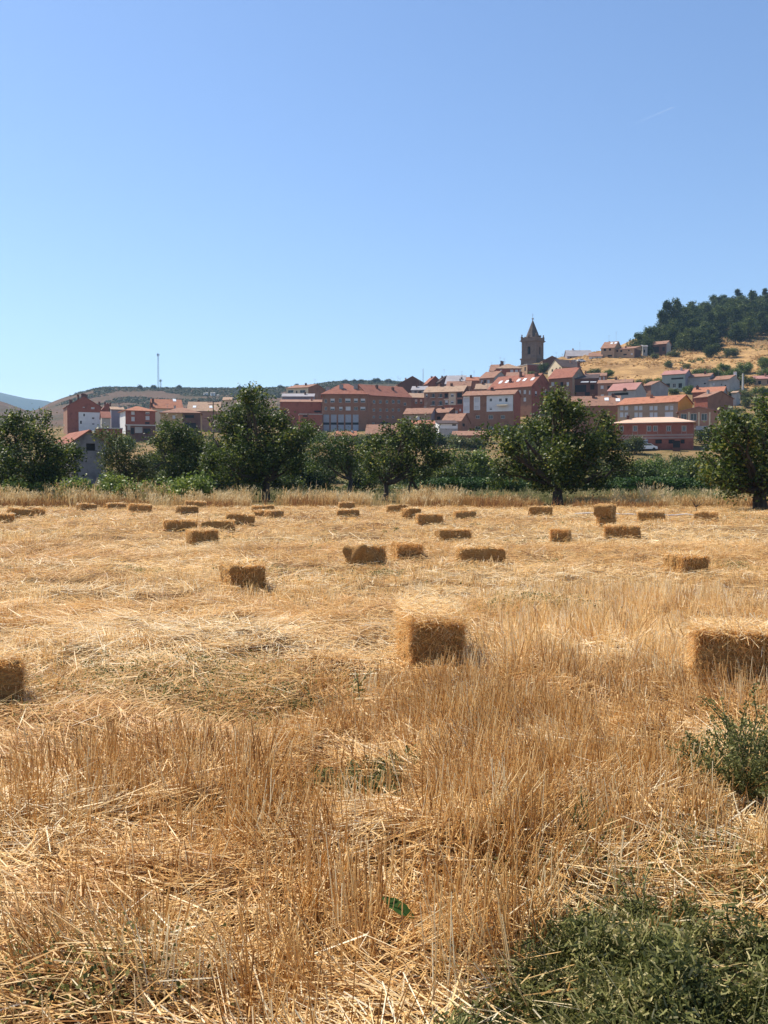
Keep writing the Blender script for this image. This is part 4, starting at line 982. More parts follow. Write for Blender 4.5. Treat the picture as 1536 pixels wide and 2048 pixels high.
# greenery inside the village and on the dry slope
VIL = [
 (1088, 747, 405, 20, 20, 'pine', 'dark round tree beside the flat roofed house below the church'),
 (1066, 750, 400, 24, 9, 'leaf', 'dark creeper patch at the foot of the flat roofed brick house'),
 (861, 774, 352, 40, 15, 'leafy', 'left, duller half of the creepers over the skyline terrace'), (884, 775, 350, 42, 17, 'leafb', 'bright green creepers over the skyline terrace'),
 (1217, 746, 372, 17, 17, 'leafb', 'lone round bush on the lower left of the dry slope'),
 (1186, 745, 380, 34, 16, 'leafy', 'olive bushes left of the lone round bush on the dry slope'),
 (1288, 763, 350, 34, 13, 'leaf', 'dark bush on the slope behind the pink tiled house'),
 (1231, 757, 355, 26, 9, 'leaf', 'dark flat bush above the pinkish brick house'),
 (1322, 746, 352, 24, 12, 'leafb', 'green bush on the slope above left of the green house'),
 (1351, 741, 356, 38, 12, 'leafb', 'wide green bush on the slope behind the green house'),
 (1338, 722, 392, 14, 12, 'leafy', 'small olive bush in the middle of the dry slope'), (1372, 726, 388, 14, 8, 'leafy', 'little dry bush right of the middle of the slope'),
 (1400, 750, 354, 28, 26, 'leafb', 'tall bush right behind the plain pale grey house'), (1431, 749, 356, 44, 28, 'leafb', 'large green bush behind the long pale house'),
 (1462, 752, 352, 34, 30, 'leafb', 'green bush between long pale house and concrete post'), (1412, 733, 372, 16, 10, 'leafy', 'small bush above the bushes on the slope'),
 (1450, 732, 374, 22, 18, 'leafb', 'upper bush on the slope left of the bright corner bushes'),
 (1495, 738, 368, 32, 22, 'leafb', 'round bush on the slope above the concrete post'), (1530, 733, 372, 34, 26, 'leafb', 'bush on the slope at the right edge, upper'),
 (1545, 752, 352, 50, 26, 'leafb', 'bush on the slope at the right edge, lower'), (1497, 775, 338, 22, 24, 'leaf', 'dark rounded bush right of the concrete post'),
 (1478, 775, 332, 16, 26, 'leaf', 'dark narrow bush left of the concrete post'), (1480, 795, 306, 60, 18, 'leafy', 'shrubs on the dry bank below the concrete post'),
 (1530, 790, 312, 60, 16, 'leafb', 'shrubs below the tan house at the right edge'), (1512, 815, 285, 60, 20, 'leafy', 'olive shrubs on the bank right of the dark brick gable'),
 (1345, 783, 326, 22, 10, 'leaf', 'potted greenery before the green house, left'), (1374, 790, 324, 26, 18, 'leafb', 'green creeper at the right foot of the green house'),
 (1310, 700, 424, 14, 8, 'leafy', 'tiny bush before the ruined shed'), (1420, 712, 415, 26, 30, 'pine', 'dark green pine standing in front of the wood on the slope'),
 (1461, 716, 412, 24, 20, 'leafy', 'olive round bush below the pine wood'), (1348, 700, 426, 24, 12, 'leafy', 'dry shrubs under the left end of the pine wood'),
]
for i, (px, py, Y, w_, h_, mt, lab) in enumerate(VIL):
    bush(lab, px, py, Y, w_, h_, 90 + i, mt, .34, 'bush', 'bushes in the village and on the dry slope', 'bush', per=10, dens=1.3)
# pine wood on the hilltop: individual trees
def pine_mesh(seed, h=9.5, wd=3.1, cone=.4, ts=0.0):
    g = np.random.default_rng(seed); cr = Crown()
    for k in range(20):
        t = g.random(); z = h * (.14 + .78 * t); rr = wd * (1 - cone * t) * (.35 + .65 * math.sin(min(1, (t * .9 + .25)) * math.pi) ** .5)
        a = g.random() * 6.28; c = np.array([math.cos(a) * rr * .52, math.sin(a) * rr * .52, z]); r = rr * .5 + .25
        P, T = clump_pts(c, (r, r, r * .8), 26, 9, .28, g, .35); cr.add(P, np.clip(T + ts, 0, 1), .46, g)
    P, T = clump_pts((0, 0, h * .93), (wd * (1 - cone) * .6, wd * (1 - cone) * .6, h * .10), 30, 8, .25, g, .5); cr.add(P, T, .38, g)
    P = np.concatenate(cr.P); V, Q = leaves(P, np.concatenate(cr.S), g, .35, .6)
    tb = MB(); tb.tube([(0,0,-1),(0,0,h*.5),(0,0,h*.9)], [.28,.2,.05], 6)
    nb = len(V); V = np.concatenate([V, np.array(tb.v)])
    tq = [f for f in tb.f if len(f) == 4]; tr6 = [f for f in tb.f if len(f) == 6]
    return mesh_np('pine_tree', V, [Q, np.array(tq) + nb, np.array(tr6) + nb], [M['pine'], M['bark']],
                   midx=[0] * len(Q) + [1] * (len(tq) + len(tr6)), tint=np.concatenate([np.repeat(np.concatenate(cr.T), 4), np.zeros(len(tb.v))]))
def build_pines():
    var = [pine_mesh(300, 9.5, 4.3, .3), pine_mesh(301, 8.5, 5.0, .15, .2), pine_mesh(302, 10.5, 3.8, .4, -.12), pine_mesh(303, 12, 3.2, .75), pine_mesh(304, 7.5, 4.6, .15, .1), pine_mesh(305, 9, 4.6, .2, .3), pine_mesh(306, 10, 4.4, .3, -.2)]
    g = np.random.default_rng(78); spots = []
    rows = [(440, 1372, 1440), (452, 1362, 1475), (462, 1340, 1640), (474, 1330, 1650), (488, 1332, 1640), (502, 1336, 1650), (518, 1342, 1640), (534, 1350, 1650), (550, 1362, 1640), (566, 1375, 1630), (582, 1400, 1620), (598, 1420, 1620)]
    for r, a, b in rows:
        x = a + g.uniform(0, 8)
        while x < b:
            if not (r < 470 and (1440 < x < 1455 or x > 1520)): spots.append((x, r + g.uniform(-5, 5), None))
            x += g.uniform(19, 31)
    for i, (x, Y, _) in enumerate(spots):
        P = at(x, 700, Y); z = float(hgt(P[0], P[1]))
        v = var[int(g.choice([0, 1, 2, 4, 5, 6]))]
        o = link('pine_tree', v, None, (P[0], P[1], z), g.uniform(0, 6.28)); s = g.uniform(.9, 1.3) * (1 if x > 1345 else .85); o.scale = (s * g.uniform(1.05, 1.3), s * 1.15, s * .92)
        tag(o, 'dark green pine of the dense wood on the hilltop', 'pine tree', 'pines of the hilltop wood')
    for x, Y, top, lab, v in ((1501, 520, 583, 'tallest pointed pine rising above the hilltop wood', 3), (1322, 470, 622, 'slender pine at the left end of the hilltop wood', 2), (1352, 476, 597, 'tall rounded pine near the left end of the wood', 0), (1334, 474, 603, 'second tall pine from the left end of the wood', 6), (1368, 500, 612, 'rounded pine between the tall pine at left and the crest', 1), (1384, 520, 604, 'broad light green pine on the left shoulder of the wood', 5), (1345, 462, 640, 'round low pine below the tall pines at the left end', 4), (1330, 460, 650, 'lowest round pine at the left end of the wood', 1),
                              (1298, 448, 655, 'small pine on the slope left of the wood', 4), (1312, 452, 655, 'dark small pine touching the left end of the wood', 1), (1278, 442, 666, 'lowest bushy tree on the ridge right of the old barn', 4),
                              (1292, 438, 672, 'dark round tree just behind the pale little shed', 1)):
        P = at(x, 700, Y); z = float(hgt(P[0], P[1])); h0 = [9.5, 8.5, 10.5, 12, 7.5, 9, 10][v] * .99
        s = (zat(top, Y) - z) / h0; o = link('pine_tree', var[v], None, (P[0], P[1], z), x); o.scale = (min(s, 1.5), min(s, 1.5), s); tag(o, lab, 'pine tree', 'pines at the edge of the hilltop wood')
build_pines()
# scrub: reads as one mass on the left ridge
def scatter_leaves(name, lab, pts, rad, per, leaf, mat, seed, cat='scrub'):
    g = np.random.default_rng(seed); n = len(pts)
    c = np.repeat(pts, per, 0); rr = np.repeat(rad, per)
    d = g.normal(size=(n * per, 3)); d /= np.linalg.norm(d, axis=1)[:, None]; d[:, 2] = np.abs(d[:, 2]) * .8
    P = c + d * (rr * g.random(n * per) ** .35)[:, None]
    T = np.clip(np.repeat(g.random(n) * .5 + .15, per) + g.normal(size=n * per) * .15, 0, 1)
    V, Q = leaves(P, leaf * (.6 + .8 * g.random(len(P))), g, .5, .7)
    o = link(name, mesh_np(name, V, Q, M[mat], tint=np.repeat(T, 4))); tag(o, lab, cat, kind='stuff'); return o
def build_scrub():
    g = np.random.default_rng(88)
    n = 30000; px = g.uniform(-80, 960, n); Y = g.uniform(560, 1008, n); s = (px - 768) / F; x = s * Y
    ry = np.interp(px, RIDGE_X, RIDGE_Y)
    dn = fbm(x / 60, Y / 40, 99, 4) + np.clip((Y - 880) / 100, 0, 1) * .24 * (px > 190) + np.clip((Y-965)/35, 0, 1)*.22*(px > 190) - .10 * (px < 150)
    k = dn > .60; x, Y = x[k], Y[k]; z = hgt(x, Y)
    pts = np.stack([x, Y, z], 1); rad = g.uniform(.8, 2.2, len(x))
    scatter_leaves('ridge_scrub', 'dark scrub covering the top of the long ridge behind the village', pts, rad, 12, 1.1, 'scrub', 89)
    # dry slope: tussocks and a few low shrubs
    n = 5200; px = g.uniform(1120, 1700, n); Y = g.uniform(332, 500, n); x = (px - 768) / F * Y; k = fbm(x / 12, Y / 12, 63, 3) > .47; x, Y = x[k], Y[k]
    scatter_leaves('slope_grass', 'tufts of dry golden grass covering the village slope', np.stack([x, Y, hgt(x, Y)], 1), g.uniform(.25, .8, len(x)), 14, .5, 'drygrass', 90, 'grass')
    n = 900; px = g.uniform(1250, 1700, n); Y = g.uniform(400, 480, n); x = (px - 768) / F * Y; k = (fbm(x / 14, Y / 14, 65, 3) > .56) ; x, Y = x[k], Y[k]
    scatter_leaves('slope_scrub', 'low brownish scrub between the dry slope and the pines', np.stack([x, Y, hgt(x, Y)], 1), g.uniform(.5, 1.3, len(x)), 22, .5, 'leafy', 91)
    # village bank, weeds between orchard and houses
    n = 5200; px = g.uniform(-60, 1640, n); Y = g.uniform(95, 300, n); x = (px - 768) / F * Y; k = fbm(x / 9, Y / 9, 66, 3) > .56; x, Y = x[k], Y[k]
    scatter_leaves('bank_weeds', 'rough weeds on the bank between the orchard and the village', np.stack([x, Y, hgt(x, Y)], 1), g.uniform(.3, 1.1, len(x)), 24, .3, 'leafy', 92, 'weeds')
build_scrub()
def ridge_tree(px, w_, Y, lab, hgt_px, mat='scrub'):
    bush(lab, px, 775, Y, w_ * .36, hgt_px * .5, int(px), mat, .8, 'ridge_tree', 'single trees along the skyline ridge', 'tree', dens=16, per=8)
for px, w_, h_, lab in ((518, 9, 11, 'little round tree alone on the ridge above the round orchard tree'), (358, 10, 9, 'small tree on the ridge right of the radio mast'), (280, 10, 9, 'small tree on the ridge left of the radio mast'),
                        (308, 18, 8, 'dark bush at the foot of the radio mast'), (690, 22, 10, 'dark rounded tree on the skyline above the apartment roof, leftmost of its row'), (709, 12, 8, 'second small tree of the skyline row above the apartment roof'), (722, 14, 7, 'low tree in the middle of the skyline row'),
                        (752, 32, 11, 'widest tree of the skyline row above the apartment roof'), (776, 18, 9, 'last tree of the skyline row, above the red gable'), (594, 12, 8, 'dark tree behind the cream skyline house'),
                        (630, 14, 6, 'low tree on the skyline right of the cream house antenna'), (480, 12, 6, 'low bush on the ridge above the round orchard tree, left'), (560, 16, 5, 'low bush on the ridge left of the cream house')):
    ridge_tree(px, w_, 985 if px < 600 else 960, lab, h_)
for i, (px, lab) in enumerate(((411, 'white hut on the far hillside, leftmost of five'), (415.5, 'white hut on the far hillside, second from left of five'), (424.5, 'white hut on the far hillside, middle of five'), (429.5, 'white hut on the far hillside, fourth from left of five'), (437.5, 'white hut on the far hillside, rightmost and lowest of five'))):
    block('hut', lab, 'hut', px - 1.8, px + 1.8, [786.5, 786, 786, 785.5, 790][i], 900, yr=8, D=3, roof='side', wm='white', rm='palegrey', group='white huts on the far hillside')
# ------------------------------------------------------------------ blades and straws
def ribbons(P, D, L, W, g, K=2, bend=0.0, flat=False, prism=False, sway=0.0):
    """P (N,3) foot, D (N,3) unit direction, L, W (N,)"""
    n = len(P)
    if flat: side = np.cross(D, np.array([0, 0, 1.0]) + g.normal(size=(n, 3)) * .35)
    else: side = np.cross(D, g.normal(size=(n, 3)))
    side /= np.linalg.norm(side, axis=1)[:, None] + 1e-9
    bv = g.normal(size=(n, 3)) * bend; bv[:, 2] -= np.abs(bend) * (0 if flat else .6)
    rows = []
    for k in range(K + 1):
        t = k / K
        c = P + D * (L * t)[:, None] + bv * (L * t * t)[:, None]
        w_ = (W * (1 - .35 * t))[:, None] * .5
        if prism:
            s2 = np.cross(D, side)
            rows += [c + side * w_, c - side * w_ * .5 + s2 * w_ * .87, c - side * w_ * .5 - s2 * w_ * .87]
        else: rows += [c - side * w_, c + side * w_]
    m = 3 if prism else 2
    V = np.stack(rows, 1).reshape(-1, 3); q = []
    base = np.arange(n)[:, None] * (m * (K + 1))
    for k in range(K):
        a = k * m
        if prism:
            for j in range(3):
                j2 = (j + 1) % 3; q.append(base + np.array([a + j, a + j2, a + m + j2, a + m + j]))
        else: q.append(base + np.array([a, a + 1, a + 3, a + 2]))
    return V, np.concatenate(q), m * (K + 1)
class Blades:
    def __init__(s): s.V = []; s.Q = []; s.T = []; s.n = 0
    def add(s, P, D, L, W, tint, g, **kw):
        if not len(P): return
        V, Q, m = ribbons(P, D, L, W, g, **kw); s.V.append(V); s.Q.append(Q + s.n); s.T.append(np.repeat(tint, m)); s.n += len(V)
    def build(s, name, mat, parent=None, label=None, cat=None, kind=None, loc=None):
        o = link(name, mesh_np(name, np.concatenate(s.V), np.concatenate(s.Q), M[mat], tint=np.clip(np.concatenate(s.T), 0, 1)), parent, loc)
        tag(o, label, cat, kind=kind); return o
def unit(v): return v / (np.linalg.norm(v, axis=1)[:, None] + 1e-9)
# bales keep clear of the stubble: (x, y, radius)
BALES = []
def spread(n, y0, y1, g, margin=3.0, ang=.56):
    # even density over a fan shaped strip in front of the camera
    t = g.random(n); y = np.sqrt(y0**2 + t * (y1**2 - y0**2)); hw = ang * y + margin
    return g.uniform(-1, 1, n) * hw, y
def in_bale(x, y, pad=0.0):
    k = np.zeros(len(x), bool)
    for bx, by, yaw, l, w_ in BALES:
        dx, dy = x - bx, y - by; u = dx * math.cos(yaw) + dy * math.sin(yaw); v = -dx * math.sin(yaw) + dy * math.cos(yaw)
        k |= (np.abs(u) < l / 2 + pad) & (np.abs(v) < w_ / 2 + pad)
    return k
def flow(x, y): return (fbm(x / 1.6, y / 1.6, 201, 2) * 2.2 + fbm(x / 7, y / 7, 205, 2) * 1.4) * math.pi * 2
PALES = [(ground_hit(b), (a - 768) / F * ground_hit(b), r) for a, b, r in ((370,1275,1.1),(230,1300,.9),(480,1265,.9),(300,1250,1.0),(1040,1180,1.6),(620,1175,1.2),(1290,1320,.8),(1480,1700,.35),(60,1640,.4),(1180,1770,.3),(1080,1160,1.8),(1300,1290,.6),(100,1700,.3),(380,1960,.2),(1430,1280,.7),(900,1170,1.2),(700,1700,.3))]
def pale(x, y):
    s = np.clip((fbm(x / 3.2 + y * .12, y / 2.0, 211, 3) - .49) * 4.5, 0, .85)
    for cy, cx, r in PALES: s = np.maximum(s, np.exp(-((x - cx) ** 2 + ((y - cy) * .9) ** 2) / (2 * r * r * .6)))
    return s
def greenpatch(x, y): return fbm(x / 1.5, y / 1.1, 215, 3)
def stand(x, y):
    a = fbm(x / 1.5, y / 1.9, 221, 3); return np.clip((a - .44) * 6, 0, 1)
# places where the stubble stands tall in the photo (px, py of foot, radius in metres, weight)
TALL = [(1000,1560,.55,1),(985,1480,.6,1),(520,1640,.5,1),(560,1660,.45,1),(720,1990,.55,1.2),(880,1960,.6,1.2),(640,1850,.4,.8),(940,1880,.45,1),(120,1600,.5,.9),(250,1560,.5,.8),(470,1580,.5,.8),
        (1010,1700,.5,1),(1140,1660,.45,.7),(1190,1280,1.1,.8),(1080,1330,.9,.8),(760,1950,.5,1),(240,2000,.35,.8),(100,1960,.4,.6),(1290,1560,.5,.7),(1440,1400,.5,.8),(1340,1340,.8,.7),(430,1640,.5,.8),(330,1700,.5,.5),(1330,1220,1.4,.7),(1100,1230,1.2,.6),(1450,1800,.4,.2)]
TALLW = []
for px, py, r, w_ in TALL:
    Y = ground_hit(py); TALLW.append(((px - 768) / F * Y, Y, r, w_))
def tallness(x, y):
    s = np.zeros(len(x))
    for cx, cy, r, w_ in TALLW: s = np.maximum(s, w_ * np.exp(-((x - cx) ** 2 + ((y - cy) * .8) ** 2) / (2 * (r * .7) ** 2)))
    return s
def build_field():
    g = np.random.default_rng(400)
    B = Blades()
    # lying straw, laid in drifts with a common direction
    for n, y0, y1, l0, l1, w_, K in ((190000, 1.9, 6, .06, .24, .0048, 1), (150000, 6, 11, .08, .28, .0060, 1), (145000, 11, 22, .09, .30, .0085, 1), (100000, 22, 52, .12, .40, .017, 1)):
        x, y = spread(n, y0, y1, g)
        dens = .45 + .55 * np.clip((fbm(x * 2.4, y * 2.4, 207, 2) - .34) * 4, 0, 1) * (.6 + .4 * pale(x, y)); dens = np.where(y > 11, .75, dens) * (1 - .78 * mat_mask(x, y)); dens *= 1 - .45 * np.clip((greenpatch(x, y) - .6) * 8, 0, 1)
        k = (g.random(n) < dens) & ~in_bale(x, y, -.03); x, y = x[k], y[k]; n = len(x)
        th = flow(x, y) + g.normal(size=n) * .55; lone = g.random(n) < .3; th = np.where(lone, g.uniform(0, 6.28, n), th)
        pitch = g.normal(size=n) * .16 + .05
        D = np.stack([np.cos(th) * np.cos(pitch), np.sin(th) * np.cos(pitch), np.sin(pitch)], 1)
        lift = g.random(n) ** 2 * (.035 + .12 * fbm(x * 2.0, y * 2.0, 208, 2))
        P = np.stack([x, y, hgt(x, y) + .008 + lift], 1)
        t = np.where(y > 9, .31, .38) + .58 * pale(x, y) * g.random(n) ** .5 + g.normal(size=n) * .24
        B.add(P, D, g.uniform(l0, l1, n), w_ * g.uniform(.6, 1.3, n), t, g, K=K, bend=.06, flat=True)
    B.build('loose_straw', 'straw', label='flattened pale straw lying in drifts all over the stubble field', cat='straw', kind='stuff')
    # standing stubble in clumps
    B = Blades()
    for nc, y0, y1, per, w_, prism in ((5600, 1.9, 7, 17, .0052, True), (8600, 7, 14, 13, .0068, False), (15000, 14, 28, 8, .011, False), (14000, 28, 52, 6, .022, False)):
        x, y = spread(nc * 2, y0, y1, g)
        tl = tallness(x, y); s = stand(x, y)
        k = (g.random(len(x)) < np.clip(.03 + .30 * s + tl * .85, 0, 1) * .55 * (1 - .9 * mat_mask(x, y)) * (1 - .97 * np.exp(-((x - .04) ** 2 / .02 + (y - 2.6) ** 2 / .14)))) & ~in_bale(x, y, .14); x, y, tl, s = x[k], y[k], tl[k], s[k]; n = len(x)
        ln = np.stack([g.normal(size=n) * .12, g.normal(size=n) * .12], 1); th = flow(x, y)
        flop = (g.random(n) < .34) * g.uniform(.3, 1.2, n); ln += np.stack([np.cos(th), np.sin(th)], 1) * flop[:, None]
        H = np.where(y < 12, .09 + .06 * s + .20 * tl, .07 + .05 * s + .05 * tl) + g.random(n) * .06
        ct = np.where(y > 5, .54, .50) + g.normal(size=n) * .2
        rep = lambda a: np.repeat(a, per, 0)
        sp = .045 + .03 * g.random(n)
        X = rep(x) + g.normal(size=n*per) * rep(sp); Yy = rep(y) + g.normal(size=n*per) * rep(sp)
        l2 = rep(ln) + g.normal(size=(n*per, 2)) * .13
        D = unit(np.concatenate([l2, np.ones((n*per, 1))], 1))
        P = np.stack([X, Yy, hgt(X, Yy) - .01], 1)
        B.add(P, D, rep(H) * g.uniform(.55, 1.15, n*per), w_ * g.uniform(.7, 1.2, n*per), rep(ct) + g.normal(size=n*per) * .14, g, K=2, bend=.05, prism=prism)
    B.build('stubble', 'straw', label='standing golden stubble stalks in clumps across the field', cat='stubble', kind='stuff')
    # low green and grey weeds growing through the stubble
    cr = Crown(); g = np.random.default_rng(401)
    for (n, y0, y1, sz) in ((2600, 2, 8, .022), (3200, 8, 18, .035), (1800, 18, 40, .06)):
        x, y = spread(n * 3, y0, y1, g); gp = greenpatch(x, y); k = (gp > .72) & ~in_bale(x, y, .05); x, y = x[k], y[k]
        P = np.stack([x, y, hgt(x, y) + .03], 1); per = 12
        Q = np.repeat(P, per, 0) + g.normal(size=(len(P) * per, 3)) * (.035, .035, .022); Q[:, 2] = np.maximum(Q[:, 2], np.repeat(P[:, 2], per) - .02)
        if len(P): cr.add(Q, np.clip(.5 + g.normal(size=len(Q)) * .22, 0, 1), sz * .7, g)
    for px, py, r, n in ((240,1355,.8,520), (430,1345,.6,300), (500,1385,.7,260), (80,1430,.7,160), (1130,1215,.9,140), (1080,1222,.7,110), (640,1155,1.6,150), (400,1390,.5,80), (240,1980,.26,110), (130,1995,.22,90), (1430,1760,.35,300), (470,1440,.5,300), (900,1440,.3,200), (1110,1740,.3,160)):
        Y = ground_hit(py); x = (px - 768) / F * Y + g.normal(size=n) * r * .5; y = Y + g.normal(size=n) * r * .6
        P = np.stack([x, y, hgt(x, y) + .03 + g.random(n) * .06], 1); per = 5
        Q = np.repeat(P, per, 0) + g.normal(size=(n * per, 3)) * (.03, .03, .02); cr.add(Q, np.clip(.5 + g.normal(size=len(Q)) * .22, 0, 1), .018 if Y < 9 else .03, g)
    o = link('field_weeds', cr.mesh('field_weeds', M['weed'], g)); tag(o, 'small grey green weeds growing through the straw', 'weeds', kind='stuff')
# ------------------------------------------------------------------ bales
BL = 'small rectangular straw bales scattered over the field'
def bale_mesh(L, W_, H_, g, nst, sw, sl, seed):
    # lumpy rounded block
    nx, ny, nz = 22, 12, 9
    V = {}; pts = []; Q = []; sh = g.normal() * .12; sag = abs(g.normal()) * .12
    def vid(i, j, k):
        if (i, j, k) not in V:
            u = np.array([i / nx * 2 - 1, j / ny * 2 - 1, k / nz * 2 - 1]); h = np.array([L, W_, H_]) / 2
            p = u * h; r = .075; inner = np.clip(p, -(h - r), h - r); d = p - inner; dn = np.linalg.norm(d)
            if dn > 1e-9: p = inner + d / dn * min(dn, r)
            V[(i, j, k)] = len(pts)
            n1 = float(fbm(p[0] * 7 + seed, p[1] * 9 + p[2] * 7, 300 + seed % 7, 3)) - .5
            nn = u / np.linalg.norm(u); groove = 0
            for s in (-L * .17, L * .19): groove -= .014 * math.exp(-((p[0] - s) / .025) ** 2)
            n2 = float(fbm(p[0] * 2.6 + seed * 1.7, p[1] * 3 + p[2] * 3, 310 + seed % 5, 2)) - .5; p = p + nn * (n1 * .10 + n2 * .11 * (p[2] > -h[2] * .6) + groove) + np.array([p[2] * sh, 0, -sag * abs(p[0]) ** 1.5 * (p[2] > 0)]); pts.append(p + np.array([0, 0, H_ / 2]))
        return V[(i, j, k)]
    for i in range(nx):
        for j in range(ny):
            for k, fl in ((0, 1), (nz, 0)):
                f = [vid(i, j, k), vid(i+1, j, k), vid(i+1, j+1, k), vid(i, j+1, k)]; Q.append(f[::-1] if fl else f)
    for i in range(nx):
        for k in range(nz):
            for j, fl in ((0, 0), (ny, 1)):
                f = [vid(i, j, k), vid(i+1, j, k), vid(i+1, j, k+1), vid(i, j, k+1)]; Q.append(f[::-1] if fl else f)
    for j in range(ny):
        for k in range(nz):
            for i, fl in ((0, 1), (nx, 0)):
                f = [vid(i, j, k), vid(i, j+1, k), vid(i, j+1, k+1), vid(i, j, k+1)]; Q.append(f[::-1] if fl else f)
    body = (np.array(pts), np.array(Q))
    # straws lying on and sticking out of every face
    n = nst; pick = g.random(n); A = np.array([L * W_, L * W_ * .25, L * H_, L * H_, W_ * H_, W_ * H_]); A = np.cumsum(A / A.sum())
    face = np.searchsorted(A, pick); u = g.uniform(-1, 1, n); v = g.uniform(-1, 1, n); P = np.zeros((n, 3)); Nn = np.zeros((n, 3))
    h = np.array([L, W_, H_]) / 2
    for f, (ax, sg) in enumerate(((2, 1), (2, -1), (1, -1), (1, 1), (0, -1), (0, 1))):
        m = face == f; o = [a for a in range(3) if a != ax]
        P[m, ax] = sg * (h[ax] - .012); P[m, o[0]] = u[m] * h[o[0]]; P[m, o[1]] = v[m] * h[o[1]]; Nn[m, ax] = sg
    P[:, 2] += H_ / 2
    t = g.normal(size=(n, 3)); t[:, 0] *= .6; t = unit(t - Nn * (t * Nn).sum(1)[:, None])
    D = unit(t + Nn * (np.abs(g.normal(size=n)) * .38 + .05)[:, None]); D[:, 2] -= .08
    Ls = g.uniform(.3, 1, n) * sl
    V2, Q2, m_ = ribbons(P - D * (Ls * .4)[:, None], D, Ls, sw * g.uniform(.6, 1.3, n), g, K=2, bend=.12)
    tint = np.repeat(np.clip(.5 + g.normal(size=n) * .22, 0, 1), m_)
    Vb, Qb = body
    me = mesh_np('straw_bale', np.concatenate([Vb, V2]), np.concatenate([Qb, Q2 + len(Vb)]), [M['soilb'], M['balestraw']],
                 midx=[0] * len(Qb) + [1] * len(Q2), tint=np.concatenate([np.full(len(Vb), .4), tint]))
    tw = []
    for s in (-L * .17, L * .19):
        mb = MB(); a, b = W_ / 2 + .012, H_ / 2
        mb.tube([(s, -a, .03), (s, -a, H_ - .01), (s, -a + .05, H_ + .012), (s, a - .05, H_ + .012), (s, a, H_ - .01), (s, a, .03)], .006, 5); tw.append(mb.mesh('twine', M['twine']))
    return me, tw
# (px left, px right, py of front foot, turn rel. to line of sight, label, detail, lift)
# turn: 0 = long side to the camera; 90 = end on.  ang>0 shows the left end, <0 the right end
BLIST = [
 (-330, -8, 1426, 4, 'dark bale cut off by the left edge of the photo', 2),
 (808, 922, 1334, 98, 'nearest centre bale, end on, with loose golden straw heaped over its top', 2),
 (1408, 1610, 1372, 6, 'large near bale cut off by the right edge, long dark face', 2),
 (438, 512, 1180, 98, 'dark end on bale with pale heap left of centre, second nearest', 1),
 (697, 766, 1131, 58, 'squarish bale with a pale torn spot, left of the three in the centre', 1),
 (787, 842, 1116, 98, 'narrow dark end on bale, middle of the three in the centre', 1),
 (914, 1012, 1126, 12, 'longest looking bale with shaded tied left end, right of the three in the centre', 1),
 (872, 945, 1080, 14, 'clean block shaped bale with bright top behind the three centre bales', 1),
 (832, 887, 1047, 8, 'mottled bale touching a smaller one further back', 1),
 (812, 834, 1036, 40, 'small partly hidden bale left behind the mottled bale', 0),
 (907, 952, 1036, 10, 'rounded golden bale right of the mottled bale', 0),
 (773, 816, 1023, 6, 'flat far bale near the verge left of the mottled bale', 0),
 (673, 718, 1032, 2, 'sharp edged dark fronted bale left of centre, another behind it', 0),
 (677, 708, 1019, 4, 'bale tucked behind the sharp edged dark fronted bale', 0),
 (503, 547, 1023, 3, 'clean long far bale right below the round tree trunk', 0),
 (507, 534, 1033, 50, 'broken low bale, left of the pair below the round tree', 0),
 (533, 561, 1035, 35, 'broken low bale, right of the pair below the round tree', 0),
 (447, 505, 1047, -6, 'long low bale slanting down to the right, between the left group and the pair', 0),
 (402, 467, 1061, -4, 'long dark bale directly behind the pale topped bale', 0),
 (323, 390, 1062, -2, 'long dark bale left behind the pale topped bale', 0),
 (368, 432, 1087, 20, 'pale topped bale in front of the two long dark ones at left', 1),
 (368, 410, 1015, -10, 'far bale against the verge above the tilted golden bale', 0),
 (347, 393, 1027, 30, 'tilted golden bale seen from its sunny side in the left distance', 0),
 (252, 299, 1024, -20, 'dark sided slanting bale right of the stacked looking pair', 0),
 (203, 236, 1012, 12, 'farthest bale of the stacked looking pair at left', 0),
 (211, 250, 1017, 6, 'front bale of the stacked looking pair at left', 0),
 (147, 187, 1021, 35, 'rounded golden bale standing alone left of the pair', 0),
 (5, 60, 1035, 24, 'large dark slanted bale at the far left distance', 0),
 (55, 79, 1031, -30, 'small bale sticking out right of the dark slanted bale', 0),
 (-14, 22, 1043, 4, 'bale cut off by the left edge in the distance', 0),
 (1060, 1106, 1031, 3, 'flat bale near the trunk of the largest tree', 0),
 (1110, 1147, 1084, 86, 'small square end on bale right of centre with pale side', 1),
 (1202, 1237, 1054, 96, 'lower bale of the two stacked upright on each other', 0),
 (1200, 1236, 1054, 80, 'upper bale of the two stacked on each other', 0),
 (1213, 1285, 1075, -8, 'long bale in front of the stacked two', 1),
 (1278, 1333, 1040, 6, 'clean golden bale right of the stacked two, beside the white pipe', 0),
 (1395, 1441, 1039, -12, 'rounded bale near the dead twig at right', 0),
 (1350, 1418, 1148, -62, 'collapsed bale with dark right end, right middle of the field', 1),
]
